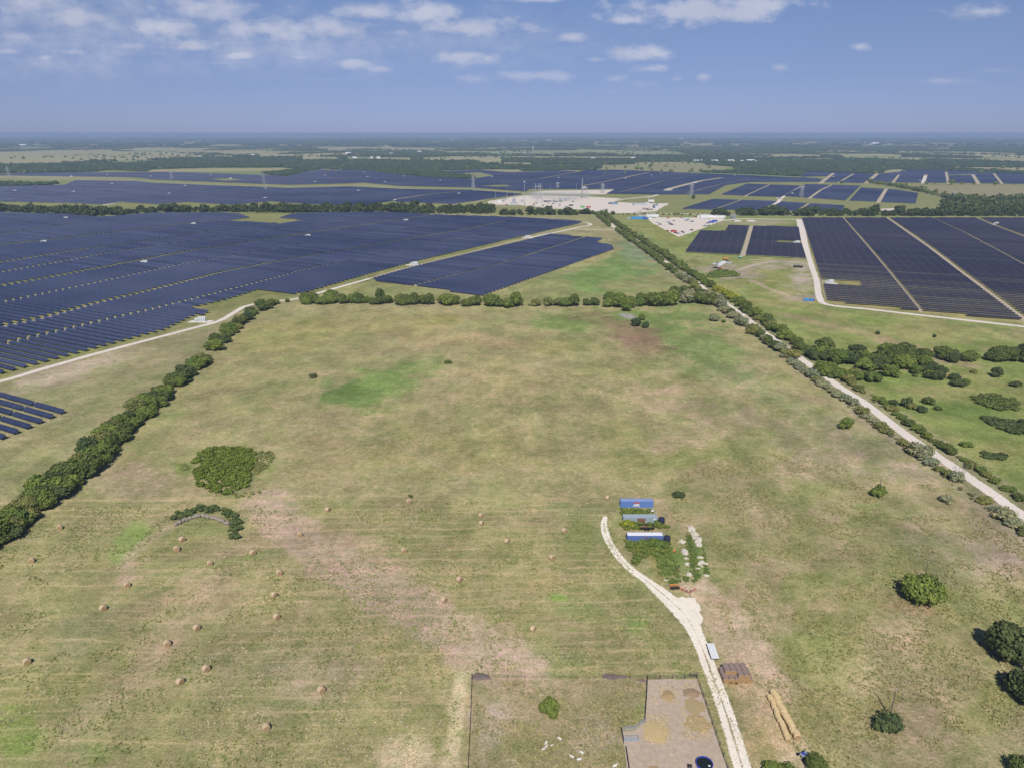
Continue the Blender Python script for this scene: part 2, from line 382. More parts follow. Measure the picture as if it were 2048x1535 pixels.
# ------------------------------------------------------------------ land cover: where the far woods and open fields lie
def PX(l): return [tuple(p) for p in l]
def GP(l): return [tuple(G(*p)[:2]) for p in l]
WOODS = [GP(w) for w in [
 [(-150, 334), (0, 332), (100, 331), (180, 325), (230, 330), (350, 322), (430, 316), (600, 319), (750, 321), (950, 323), (965, 333), (1180, 336), (1195, 341), (1050, 344), (1040, 338), (870, 342), (900, 350), (948, 357), (860, 356), (790, 351), (745, 343), (640, 338), (615, 344), (575, 353), (545, 351), (520, 347), (600, 339), (560, 335), (420, 336), (300, 339), (285, 344), (215, 340), (180, 344), (150, 345), (0, 347), (-150, 348)],
 [(1400, 346), (1470, 341), (1520, 332), (1700, 333), (1880, 336), (2048, 345), (2200, 346), (2200, 351), (2048, 349), (1890, 343), (1800, 339), (1750, 347), (1600, 343), (1600, 353), (1530, 350)],
 [(1885, 408), (1930, 401), (1990, 403), (2048, 400), (2200, 400), (2200, 431), (1892, 429)],
 [(-100, 362), (0, 361), (60, 366), (130, 368), (100, 371), (0, 372), (-100, 372)],
 [(1000, 318), (1300, 318), (1460, 320), (1500, 324), (1480, 330), (1340, 322), (1200, 327), (1000, 326)],
 [(1500, 322), (1700, 322), (1900, 327), (2048, 330), (2200, 330), (2200, 335), (2048, 335), (1880, 333), (1700, 329), (1520, 331)]]]
OPENF = [(GP(w), c) for w, c in [
 ([(-150, 303), (0, 304), (180, 300), (330, 305), (430, 312), (330, 319), (180, 323), (100, 330), (0, 330), (-150, 332)], (172, 165, 128)),
 ([(520, 309), (690, 306), (700, 311), (600, 315), (560, 314)], (178, 170, 134)),
 ([(295, 345), (550, 342), (570, 337), (420, 337), (300, 340)], (176, 165, 125)),
 ([(600, 314), (680, 313), (690, 320), (610, 321)], (176, 168, 128)),
 ([(620, 295), (760, 294), (960, 297), (900, 299), (640, 298)], (165, 162, 132)),
 ([(880, 303), (1200, 300), (1350, 303), (1400, 312), (1200, 308), (900, 307)], (150, 158, 118)),
 ([(1200, 329), (1350, 325), (1470, 333), (1440, 340), (1350, 345), (1250, 341), (1190, 340), (1205, 337)], (158, 152, 115)),
 ([(960, 329), (1180, 328), (1190, 331), (960, 332)], (165, 158, 118)),
 ([(1500, 313), (1640, 311), (1660, 315), (1510, 316)], (168, 164, 128)),
 ([(1690, 313), (2048, 318), (2200, 320), (2200, 325), (2048, 323), (1690, 319)], (165, 162, 122)),
 ([(1890, 335), (2048, 337), (2200, 338), (2200, 344), (2048, 342), (1900, 338)], (168, 158, 120)),
 ([(1500, 318), (1660, 316), (1700, 321), (1500, 321)], (120, 132, 92)),
 ([(1790, 371), (2048, 371), (2300, 372), (2300, 400), (2048, 399), (1960, 402), (1890, 395), (1830, 380)], (158, 150, 118)),
 ([(-100, 349), (0, 352), (103, 356), (273, 358), (308, 363), (410, 367), (581, 373), (700, 370), (727, 368), (797, 375), (943, 378), (1060, 386), (1060, 392), (1000, 386), (797, 379), (700, 374), (581, 377), (410, 371), (273, 362), (103, 360), (0, 357), (-100, 355)], (158, 158, 118)),
 ]]
def woodness(x, y):
    """1 where far countryside (beyond the arrays) is wooded"""
    qx = x + 60 * (fbm(x, y, 300, 91, 2) - .5); qy = y + 260 * (fbm(x, y, 500, 92, 2) - .5)
    far = y > 2900
    n = fbm(x, y * .8, 1500, 5, 4) * .55 + vn(x, y, 420, 6) * .22 + vn(x, y * .5, 200, 8) * .23
    rid = np.abs(fbm(x, y, 1100, 61, 3) - .5); rid2 = np.abs(vn(x, y, 800, 66) - .5)
    base = far & ((n > .55) | (rid < .017) | (rid2 < .018))
    w = base
    for p in WOODS: w = w | inside(p, qx, qy)
    for p, c in OPENF:
        w = w & ~inside(p, qx, qy)
    return w

# ------------------------------------------------------------------ ground sheet with its colours
def spaced(parts, grow, lim):
    out = [parts[0][0]]
    for a, b, st in parts:
        while out[-1] < b - 1e-6: out.append(out[-1] + st)
    st = parts[-1][2]
    while out[-1] < lim: st = st * grow; out.append(out[-1] + st)
    return out
xs_pos = spaced([(0, 200, 1.1), (200, 500, 3.0), (500, 1500, 9.0)], 1.03, 80000)
xs = np.array([-v for v in xs_pos[:0:-1]] + xs_pos)
ys_pos = spaced([(60, 340, 1.0), (340, 800, 2.2), (800, 2600, 7.0)], 1.035, 90000)
ys = np.array([-6000.0, -1000.0, -100.0, 30.0] + ys_pos)
GX, GY = np.meshgrid(xs, ys); X = GX.ravel(); Y = GY.ravel()
zc = np.maximum(Y * CP + H * SP, 30.0)
QX = 1024 + F * X / zc; QY = 767.5 - F * (Y * SP - H * CP) / zc     # where each ground vertex falls in the survey picture
N1 = fbm(X, Y, 60, 1, 5); N2 = fbm(X, Y, 22, 2, 5); N3 = fbm(X, Y, 8, 3, 3); N4 = fbm(X, Y, 150, 4, 3)
S = np.minimum(1, zc / 1.0)
def sm(e0, e1, x):
    t = np.clip((x - e0) / (e1 - e0), 0, 1); return t * t * (3 - 2 * t)
col = np.zeros((len(X), 3)); col[:] = alb(150, 146, 100)
fx = np.zeros((len(X), 3)); fx[:, 1] = .35
def blend(c, m, raw=False):
    c = np.array(c if raw else alb(*c)); col[:] = col * (1 - m[:, None]) + c * m[:, None]
def zone(poly, c, soft=.5, noisy=6.0):
    """poly in survey px; its outline wanders with the ground's own noise (metres)"""
    wob = noisy * F / zc
    m = inside(poly, QX + (N2 - .5) * wob * 2.2, QY + (N1 - .5) * wob * .9).astype(float)
    if c is not None: blend(c, m * soft)
    return m
def patch(px, py, rx, ry, c, s=.7, rot=0, rag=1.2):
    a = R(rot); dx = QX - px; dy = QY - py
    u = (dx * math.cos(a) + dy * math.sin(a)) / rx; v = (-dx * math.sin(a) + dy * math.cos(a)) / ry
    d = np.sqrt(u * u + v * v) + rag * (N2 - .5) * 1.6 + rag * (N3 - .5) * .7
    m = sm(1.1, .45, d) * s * np.clip(.45 + 1.25 * (N3 * .5 + N2 * .5), .35, 1.0); blend(c, m); return m
DG = fbm((X + Y) * .75, (Y - X) * 1.4, 26, 71, 4)
# everyday variation of the grass
blend((162, 153, 114), sm(.50, .60, N1) * .4); blend((136, 138, 90), sm(.48, .38, N1) * .45)
# east side of the lane: greener
east = zone([(1215, 430), (1300, 430), (2400, 430), (2400, 1250), (2048, 1035), (1893, 925), (1730, 803), (1560, 690), (1411, 583), (1250, 465)], (126, 140, 74), .85, 2)
blend((152, 148, 94), east * sm(.5, .62, N2) * .6); blend((116, 132, 68), east * sm(.52, .40, N4) * .5); blend((160, 148, 108), east * sm(.56, .66, N3 * .5 + N1 * .5) * .5)
# band behind the back hedge
zone([(560, 600), (740, 560), (960, 596), (1240, 498), (1330, 560), (1420, 590), (1400, 612)], (134, 142, 84), .65, 3)
patch(1215, 545, 120, 36, (116, 142, 76), .95, -10); patch(1180, 520, 60, 14, (168, 156, 108), .6, -25); patch(700, 575, 60, 12, (150, 145, 92), .5)
patch(1275, 500, 45, 30, (122, 142, 100), .9, 40); patch(1200, 440, 40, 8, (140, 140, 96), .8)
# west strip between gravel track and hedge
zone([(0, 760), (470, 626), (540, 600), (520, 625), (400, 715), (200, 860), (0, 1040), (-300, 1200), (-300, 820)], (142, 140, 98), .7, 3)
patch(120, 745, 170, 22, (172, 160, 132), .8, -14); patch(330, 690, 120, 22, (150, 146, 104), .6, -16); patch(450, 655, 50, 14, (160, 148, 112), .5, -20)
patch(200, 800, 110, 26, (128, 134, 82), .5, -20); patch(60, 900, 90, 40, (150, 150, 96), .5, -20); patch(40, 980, 60, 30, (140, 148, 84), .5, -20)
# big meadow
mead = [(540, 612), (1400, 615), (1480, 650), (1700, 790), (2048, 1040), (2300, 1250), (2300, 1500), (1450, 1200), (1200, 1000), (0, 1005), (0, 1060), (200, 890), (400, 730)]
zone(mead, (152, 148, 98), .55, 3)
for a in [(760, 650, 210, 26, (158, 150, 96), .6), (930, 680, 160, 28, (164, 150, 104), .7), (560, 680, 110, 40, (154, 152, 92), .6), (1020, 760, 120, 70, (160, 148, 102), .5), (900, 900, 190, 60, (152, 148, 92), .5),
          (745, 765, 120, 46, (112, 138, 70), .85, -12), (690, 785, 60, 26, (100, 128, 64), .7), (640, 645, 50, 10, (132, 134, 78), .5), (870, 640, 60, 12, (140, 138, 74), .5),
          (1250, 640, 200, 30, (114, 138, 70), .85), (1400, 700, 130, 55, (118, 139, 76), .85, 25), (1250, 740, 170, 24, (138, 140, 84), .6, 10), (1500, 770, 130, 40, (134, 142, 92), .65, 30),
          (1240, 655, 95, 22, (138, 112, 90), .7, 18), (1290, 690, 60, 22, (138, 112, 90), .65, 15), (1190, 632, 60, 12, (130, 112, 80), .5), (1120, 690, 70, 20, (138, 142, 78), .5),
          (1330, 800, 120, 26, (172, 154, 118), .6, 8), (1450, 830, 150, 40, (164, 150, 116), .55, 12), (1120, 790, 90, 22, (166, 152, 110), .5), (1620, 900, 160, 60, (166, 152, 122), .6, 30), (1760, 900, 120, 50, (160, 148, 122), .6, 35),
          (1250, 900, 60, 110, (140, 140, 84), .45), (1400, 910, 120, 50, (142, 142, 86), .5), (1480, 980, 120, 40, (168, 152, 118), .5), (640, 900, 100, 60, (160, 148, 104), .55), (330, 900, 80, 70, (150, 152, 98), .6), (260, 960, 120, 40, (168, 152, 120), .6),
          (520, 800, 120, 30, (140, 144, 88), .5, -20), (480, 860, 90, 30, (162, 150, 112), .5), (1650, 1060, 150, 60, (150, 148, 98), .5, 30), (1900, 1100, 140, 70, (164, 150, 124), .65, 25), (1980, 1060, 80, 50, (160, 146, 124), .6, 35),
          (1560, 1180, 110, 80, (142, 146, 88), .5, 30), (1750, 1250, 140, 70, (154, 144, 100), .5, 20), (1700, 1400, 180, 100, (146, 146, 88), .45, 20), (1950, 1400, 100, 70, (150, 152, 84), .5), (1600, 1330, 50, 60, (138, 142, 82), .5), (1490, 1080, 70, 60, (128, 136, 84), .5, 20),
          (1560, 1020, 60, 30, (130, 140, 80), .4), (1850, 1215, 60, 22, (146, 118, 92), .5), (1640, 690 + 20, 1, 1, (0, 0, 0), 0)]:
    patch(*a[:6], rot=a[6] if len(a) > 6 else 0)
mv = patch(1010, 800, 330, 150, (150, 146, 98), .12); fx[:, 2] = np.clip(mv * 9, 0, 1)
em = inside([(1250, 720), (1500, 700), (1700, 830), (2300, 1230), (2300, 1700), (1640, 1700), (1420, 1200), (1330, 1000)], QX, QY).astype(float)
blend((170, 156, 118), em * sm(.55, .66, DG) * .55); blend((124, 134, 76), em * sm(.46, .36, DG) * .45)
# mown hay field
mown = [(-400, 1025), (60, 1000), (500, 992), (830, 990), (1200, 992), (1215, 1060), (1290, 1180), (1390, 1280), (1480, 1540), (1600, 1700), (-400, 1900)]
mm = inside(mown, QX + (N2 - .5) * 20, QY + (N1 - .5) * 6).astype(float)
blend((141, 140, 92), mm * .8); fx[:, 0] = mm * .9; fx[:, 1] = np.where(mm > 0, .8, fx[:, 1])
for a in [(700, 1100, 130, 40, (166, 148, 116), .65, 30), (860, 1190, 180, 38, (168, 148, 122), .7, 28), (1000, 1300, 90, 60, (166, 148, 122), .7, 40), (560, 1040, 60, 60, (164, 150, 112), .5), (300, 1250, 90, 120, (162, 148, 112), .5),
          (420, 1180, 60, 70, (164, 150, 112), .5), (150, 1120, 100, 50, (148, 148, 96), .5), (90, 1180, 140, 60, (150, 152, 98), .5), (100, 1370, 110, 60, (134, 142, 82), .5), (40, 1470, 70, 50, (112, 136, 62), .7), (180, 1500, 60, 40, (132, 148, 82), .6),
          (150, 1280, 120, 40, (132, 134, 94), .6, -35), (290, 1180, 70, 22, (124, 136, 78), .6, -25), (330, 1080, 60, 30, (138, 140, 86), .6), (255, 1085, 26, 40, (126, 152, 78), .65, 40), (285, 1060, 22, 22, (128, 154, 78), .65, 40), (470, 1340, 130, 60, (150, 150, 108), .4),
          (850, 1270, 60, 30, (160, 152, 128), .6), (600, 1420, 110, 50, (146, 146, 102), .5), (640, 1350, 110, 60, (164, 150, 124), .5), (980, 1090, 150, 30, (140, 140, 92), .5), (1150, 1220, 90, 34, (122, 138, 80), .6, 5), (1115, 1195, 26, 14, (112, 146, 64), .9), (1145, 1258, 18, 10, (104, 138, 60), .9), (1270, 1250, 60, 40, (108, 138, 66), .75, 35), (1280, 1190, 50, 30, (124, 128, 78), .6, 20),
          (1170, 1080, 60, 50, (122, 134, 80), .6), (1160, 1020, 60, 20, (116, 130, 78), .6), (1130, 1320, 90, 50, (126, 136, 88), .5), (1300, 1330, 60, 20, (140, 144, 90), .5), (1070, 1170, 60, 30, (146, 138, 88), .5)]:
    patch(*a[:6], rot=a[6] if len(a) > 6 else 0)
# pale rings left by turning machinery, hay tracks
def arc(pts, w, c, s):
    g = [G(*p) for p in pts]; d = np.full(len(X), 1e9)
    near = (zc < 1500)
    for a, b in zip(g[:-1], g[1:]):
        ab = b - a; L = ab.x ** 2 + ab.y ** 2 + 1e-9
        t = np.clip(((X[near] - a.x) * ab.x + (Y[near] - a.y) * ab.y) / L, 0, 1)
        dd = np.hypot(X[near] - a.x - ab.x * t, Y[near] - a.y - ab.y * t); d[near] = np.minimum(d[near], dd)
    m = sm(w * .6, w * .35, d + (N3 - .5) * w * .5) * s; blend(c, m); return m
arc([(250, 1160), (262, 1110), (300, 1075), (350, 1050)], 4, (172, 158, 126), .7)
arc([(530, 1000), (600, 1080), (720, 1160), (850, 1220), (980, 1320), (1040, 1350)], 17, (167, 152, 124), .92)
arc([(480, 1100), (430, 1160), (360, 1260), (300, 1330), (150, 1440), (140, 1540)], 9, (162, 150, 116), .35)
arc([(300, 1130), (450, 1125), (560, 1100)], 5, (124, 140, 78), .5)
m = arc([(924, 1352), (912, 1440), (896, 1600)], 4.2, (188, 178, 134), .95); fx[:, 0] *= 1 - m
m = patch(814, 1512, 74, 56, (188, 175, 136), .95, 0, .2); patch(960, 1300, 50, 46, (172, 158, 132), .7, 30)
arc([(-300, 1012), (60, 1004), (500, 994), (830, 990), (1205, 992)], 3.0, (166, 158, 114), .55); fx[:, 0] *= 1 - m * .6
# field east of the drive: worn tan lane past the bales
arc([(1395, 1170), (1450, 1230), (1500, 1300), (1540, 1380)], 11, (180, 165, 130), .95)
arc([(1430, 1240), (1490, 1330), (1570, 1480), (1640, 1600)], 8, (176, 162, 126), .9)
patch(1430, 1210, 60, 50, (170, 152, 116), .6, 40); patch(1500, 1400, 70, 50, (160, 146, 104), .5); patch(1520, 1480, 70, 50, (170, 152, 106), .6)
patch(1460, 1350, 60, 40, (166, 150, 112), .5)
# paddock in front
pd = [(943, 1357), (1295, 1357), (1250, 1470), (1262, 1700), (930, 1700)]
m = inside(pd, QX, QY).astype(float); fx[:, 0] *= 1 - m; blend((154, 143, 106), m * .8); fx[:, 1] = np.where(m > 0, 1.0, fx[:, 1])
for a in [(985, 1465, 46, 34, (178, 166, 138), .75), (1000, 1410, 50, 24, (172, 160, 134), .7), (1060, 1385, 60, 20, (168, 156, 130), .6), (1130, 1440, 60, 26, (160, 146, 112), .6), (990, 1430, 60, 34, (166, 156, 132), .6), (1040, 1375, 60, 26, (164, 146, 116), .6, 40), (1180, 1480, 40, 50, (168, 156, 130), .6, 50), (1040, 1490, 60, 16, (124, 134, 78), .6), (1230, 1510, 50, 16, (126, 134, 74), .5), (1250, 1440, 24, 24, (138, 134, 84), .6)]:
    patch(*a[:6], rot=a[6] if len(a) > 6 else 0)
# weedy yard round the containers
patch(1300, 1050, 80, 50, (122, 132, 70), .7); patch(1330, 1120, 65, 46, (104, 128, 60), .85); patch(1390, 1110, 34, 60, (104, 126, 66), .8, -12); patch(1400, 1000, 60, 30, (128, 130, 80), .5)
patch(1330, 1030, 22, 40, (170, 150, 116), .7, -30); patch(1270, 1000, 60, 10, (166, 152, 114), .6); patch(1280, 1062, 60, 8, (168, 148, 112), .8); patch(1420, 1040, 30, 50, (146, 138, 92), .5); patch(1355, 1010, 30, 24, (124, 132, 76), .6)
arc([(1297, 1100), (1310, 1130), (1320, 1160)], 3, (152, 142, 90), .8)
# thicket surroundings and hay ring
patch(500, 925, 46, 34, (120, 134, 62), .8); patch(366, 935, 20, 14, (112, 134, 60), .7); patch(460, 990, 40, 10, (118, 130, 68), .6); patch(410, 1045, 75, 26, (128, 136, 82), .6)
patch(1255, 632, 22, 6, (160, 156, 148), .9, 10, .4)
# disturbed ground in the east
for a in [(1460, 545, 80, 13, (162, 148, 128), .8, 3), (1530, 534, 70, 10, (172, 158, 136), .6), (1600, 560, 32, 45, (178, 166, 146), .85, 0), (1595, 598, 40, 9, (170, 154, 130), .8), (1520, 445, 80, 6, (170, 158, 134), .6), (1470, 455, 50, 8, (144, 144, 88), .6),
          (1330, 470, 60, 16, (138, 140, 74), .6, 25), (1290, 455, 50, 10, (134, 140, 74), .6), (1700, 660, 130, 8, (166, 150, 112), .75, 13), (1800, 690, 110, 8, (168, 150, 114), .8, 13), (1880, 720, 70, 10, (170, 150, 120), .7, 10), (1800, 760, 110, 18, (112, 134, 66), .7), (1930, 815, 110, 20, (110, 132, 66), .7, 12),
          (1700, 780, 60, 20, (140, 142, 80), .5), (1950, 770, 80, 20, (142, 142, 86), .5), (1850, 870, 110, 24, (152, 146, 98), .6, 12), (1990, 900, 70, 20, (140, 140, 84), .5), (1500, 620, 60, 20, (126, 138, 70), .6, 30), (1750, 640, 120, 10, (120, 138, 68), .6, 6), (1960, 690, 90, 14, (118, 138, 66), .6), (1560, 570, 60, 22, (136, 144, 76), .6)]:
    patch(*a[:6], rot=a[6] if len(a) > 6 else 0)
arc([(1500, 560), (1540, 578), (1580, 592), (1620, 604)], 6, (176, 160, 132), .8)
arc([(1352, 440), (1374, 480), (1370, 510), (1382, 512)], 1, (0, 0, 0), 0)
arc([(-20, 1012), (200, 1010), (330, 1003)], 2.2, (120, 122, 84), .5)
arc([(560, 850), (700, 850), (830, 905), (950, 975)], 2.2, (166, 156, 120), .5); arc([(1240, 900), (1255, 960), (1300, 990), (1360, 985)], 3, (126, 132, 80), .4)
# verge of the country lane
arc([(1201, 431), (1276, 485), (1364, 547), (1411, 583), (1497, 640), (1629, 737), (1802, 862), (2048, 1035), (2300, 1230)], 26, (150, 144, 112), .6)
# array floors: grass between the rows
for poly in ([(0, 424), (700, 424), (1165, 442), (736, 562), (600, 592), (0, 756), (-400, 840), (-400, 424)],): zone(poly, (122, 128, 72), .7, 1)
zone([(1601, 437), (2400, 437), (2400, 690), (2048, 648), (1654, 606)], (150, 142, 92), .8, 1)
# middle distance belts
far = (Y > 1150)
blend((140, 146, 92), far * .55 * sm(1150, 1250, Y)); 
wd = woodness(X, Y) & (Y > 1400)
big = fbm(X, Y * .7, 900, 40, 3); cell = _h(np.floor(X / 420 + vn(X, Y, 900, 31) * 1.2), np.floor(Y / 520 + vn(X, Y, 900, 32)), 77)
fr = (Y > 2300).astype(float)
blend((176, 170, 134), fr * sm(.4, .6, cell) * .75); blend((126, 144, 94), fr * sm(.5, .25, cell) * .75); blend((158, 146, 112), fr * sm(.5, .7, big) * .4)
for p, c in OPENF:
    blend(c, inside(p, X + 60 * (N4 - .5), Y).astype(float) * .85)
wdf = wd.astype(float); blend((52, 66, 40), wdf * .95)
fx[:, 1] *= (Y < 900); 
nearm = (Y < 1100).astype(float)
col *= 1 + (Y < 1250)[:, None] * np.array([.24, .18, .31])
N5 = fbm(X * .8, Y, 26, 11, 6); N6 = fbm(X, Y * .8, 9, 12, 5)
col *= 1 + (nearm * (sm(.50, .62, N5) * .07 - sm(.48, .36, N5) * .07))[:, None] * np.array([1.05, .98, 1.05])
col *= 1 + (nearm * (sm(.52, .66, N6) * .15 - sm(.46, .34, N6) * .15))[:, None] * np.array([1.04, .98, 1.05])
nx, ny = len(xs), len(ys)
ii = np.arange(nx * ny).reshape(ny, nx)
Qd = np.stack([ii[:-1, :-1], ii[:-1, 1:], ii[1:, 1:], ii[1:, :-1]], -1).reshape(-1, 4)
gme = fast('ground', np.stack([X, Y, np.zeros_like(X)], -1), Qd, shade=True)
def vcol(me, name, arr):
    a = me.color_attributes.new(name, 'FLOAT_COLOR', 'POINT'); d = np.ones((len(arr), 4), np.float32); d[:, :3] = np.clip(arr, 0, 1); a.data.foreach_set('color', d.ravel())
vcol(gme, 'tint', col); vcol(gme, 'fx', fx)
ground = link('ground', gme, None, [GROUND]); tag(ground, kind='structure')
print('ground verts', len(X))

# ------------------------------------------------------------------ roads and pads
def ribbon(name, px, width, mat, z=.03, step=3.0, jit=.25, sm_n=5, wob=0):
    pts = smooth([G(*p) for p in px], sm_n); pts = resample(pts, step); n = len(pts); V = []; UV = []
    ws = width if isinstance(width, (list, tuple)) else [width] * 2
    ac = 0
    for i, p in enumerate(pts):
        a = pts[max(i - 1, 0)]; b = pts[min(i + 1, n - 1)]; d = (b - a); d.z = 0; d.normalize(); q = Vector((d.y, -d.x, 0))
        t = i / (n - 1) * (len(ws) - 1); k = min(int(t), len(ws) - 2); w = ws[k] + (ws[k + 1] - ws[k]) * (t - k)
        if i: ac += (p - pts[i - 1]).length
        for s in (-.5, -.25, 0, .25, .5):
            j = random.uniform(-jit, jit) if abs(s) == .5 else 0
            r = p + q * (w * s + j); V.append((r.x, r.y, z)); UV.append((ac, s + .5))
    Q = []; U = []
    for i in range(n - 1):
        for k in range(4):
            f = (i * 5 + k, i * 5 + k + 1, (i + 1) * 5 + k + 1, (i + 1) * 5 + k); Q.append(f); U += [UV[j] for j in f]
    o = link(name, fast(name, V, Q, U, True), None, [mat]); return tag(o, kind='structure')
def pad(name, px, mat, z=.02, jit=.6, step=4.0, ground_pts=False):
    pts = [Vector((*p, 0)) for p in px] if ground_pts else [G(*p) for p in px]
    pts = resample(pts, step, True)
    pts = [p + Vector((random.uniform(-jit, jit), random.uniform(-jit, jit), 0)) for p in pts]
    tri = tessellate_polygon([pts]); me = bpy.data.meshes.new(name)
    me.from_pydata([(p.x, p.y, z) for p in pts], [], [tuple(t) for t in tri]); me.update()
    bm = bmesh.new(); bm.from_mesh(me); bmesh.ops.recalc_face_normals(bm, faces=bm.faces)
    if bm.faces and sum(f.normal.z for f in bm.faces) < 0: bmesh.ops.reverse_faces(bm, faces=bm.faces)
    bm.to_mesh(me); bm.free()
    return tag(link(name, me, None, [mat]), kind='structure')
LANE = [(1184, 424), (1201.5, 431), (1227, 453), (1242.5, 462), (1260, 474), (1276, 485), (1315, 512), (1336, 528), (1364, 547), (1390, 562), (1415, 583), (1450, 606), (1473, 622), (1497, 640), (1516, 656), (1545, 676), (1592, 710), (1629, 737), (1680, 774), (1730, 806), (1802, 862), (1893, 924), (1958, 968), (2048, 1033), (2200, 1142), (2380, 1270)]
ribbon('country_road', LANE, [5.6, 5.6, 5.8, 6, 6, 6], WHITE_GRAVEL, .03, 4, .3)
ribbon('driveway_road', [(1211, 1032), (1208, 1048), (1212, 1068), (1222, 1090), (1240, 1115), (1262, 1138), (1290, 1158), (1315, 1178), (1345, 1204), (1370, 1228), (1385, 1252), (1400, 1285), (1412, 1315), (1424, 1348), (1438, 1385), (1452, 1425), (1466, 1470), (1485, 1535), (1505, 1600)], [1.6, 3.0, 3.0, 3.0, 3.2, 5.6, 7.4, 4.6, 4.2, 4.2, 4.2, 4.4, 4.4], DRIVE, .035, 1.5, .08)
pad('driveway_apron', [(1345, 1200), (1362, 1193), (1388, 1195), (1397, 1210), (1405, 1240), (1400, 1262), (1382, 1245), (1362, 1218)], APRON, .031, .45, 1.2)
ribbon('track_road', [(-200, 806), (0, 762), (73, 741), (157, 717), (219, 700), (300, 679), (383, 657), (438, 642), (470, 624), (490, 613), (520, 606), (554, 602), (600, 596), (665, 578), (740, 557)], 5.2, WHITE_GRAVEL, .03, 5, .25)
ribbon('track_road', [(740, 557), (828, 532), (1060, 475)], [3.6, 2.6, 3.6], TAN_GRAVEL, .03, 5, .4)
ribbon('track_road', [(1060, 475), (1125, 462), (1155, 455), (1178, 451), (1181, 448), (1171, 445)], 5.4, WHITE_GRAVEL, .03, 5, .25)
ribbon('track_road', [(1149, 459), (1180, 459), (1229, 459)], 4.6, WHITE_GRAVEL, .035, 5, .25)
ribbon('verge_path', [(1171, 445), (1100, 437), (1044, 434), (911, 430), (841, 427), (752, 423.5)], 5.0, TAN_GRAVEL, .03, 6, .4)
ribbon('track_road', [(1600, 439), (1609, 484), (1623, 531), (1633, 560), (1638, 592), (1654, 609), (1738, 618.5), (1884, 635), (2048, 653), (2250, 674)], [13, 12, 9, 6.5, 6, 6, 6], WHITE_GRAVEL, .035, 5, .4)
ribbon('verge_path', [(1612, 437), (1626, 484), (1640, 531), (1648, 566), (1655, 600)], [6, 6, 5], PATH, .028, 5, .6)
ribbon('track_road', [(1447, 441), (1486, 438), (1540, 438.5), (1600, 439)], 8, WHITE_GRAVEL, .03, 8, .6)
ribbon('service_track', [(1498, 519), (1540, 521), (1612, 524)], 6, TAN_GRAVEL, .026, 5, .6)
ribbon('service_track', [(1475, 540), (1520, 527), (1560, 523), (1618, 528)], 7, TAN_GRAVEL, .026, 5, .8)
# far roads between the arrays
for w, l in [(9, [(1520, 424), (1548, 410), (1560, 400), (1556, 396)]), (8, [(1560, 398), (1585, 384), (1602, 373)]), (8, [(1295, 395), (1315, 390), (1337, 379)]), (8, [(1190, 412), (1215, 407), (1240, 400), (1300, 393)]), (6, [(977, 411), (1010, 413), (1060, 413), (1120, 416)]),
             (6, [(905, 410), (950, 404), (990, 396), (1045, 391)]), (8, [(205, 411), (226, 407), (248, 403)]), (7, [(1230, 426), (1330, 427), (1450, 430), (1600, 431)]), (6, [(1667, 346), (1646, 363)]), (9, [(1851, 352), (1845, 366)]), (6, [(0, 357), (150, 359), (300, 363)])]:
    ribbon('service_road', l, w, TAN_GRAVEL if w == 6 else WHITE_GRAVEL, .03, 12, .8)
pad('substation_pad', [(977, 403), (1015, 396), (1052, 391), (1192, 394), (1215, 396), (1242, 397), (1222, 404), (1262, 406), (1339, 407), (1310, 423.5), (1240, 427), (1184, 427), (1159, 419), (1100, 417), (1039, 410), (980, 410)], PAD, .024, 2.5, 15)
pad('sand_pad', [(1084, 382), (1150, 381), (1232, 379.5), (1208, 389), (1138, 388), (1060, 386)], PAD, .024, 2, 15)
pad('parking_pad', [(1296, 438), (1320, 435), (1447, 436), (1449, 440), (1405, 457), (1358, 474), (1330, 460), (1304, 446)], PAD, .024, 1.2, 8)
pad('gravel_strip', [(1730, 419), (1790, 417), (1815, 421), (1770, 422.5)], PAD, .024, 2, 12)
pad('pond', [(985, 308), (1065, 306.5), (1068, 308.5), (1000, 310)], simple('pond_water', (.10, .14, .22), .15, .5), .05, 5, 40)
pad('field_path', [(1468, 441), (1480, 440), (1484, 443), (1470, 444)], PAD, .024, .5, 4)
pad('field_path', [(1492, 440), (1508, 440), (1512, 443.5), (1496, 443.5)], PAD, .024, .5, 4)

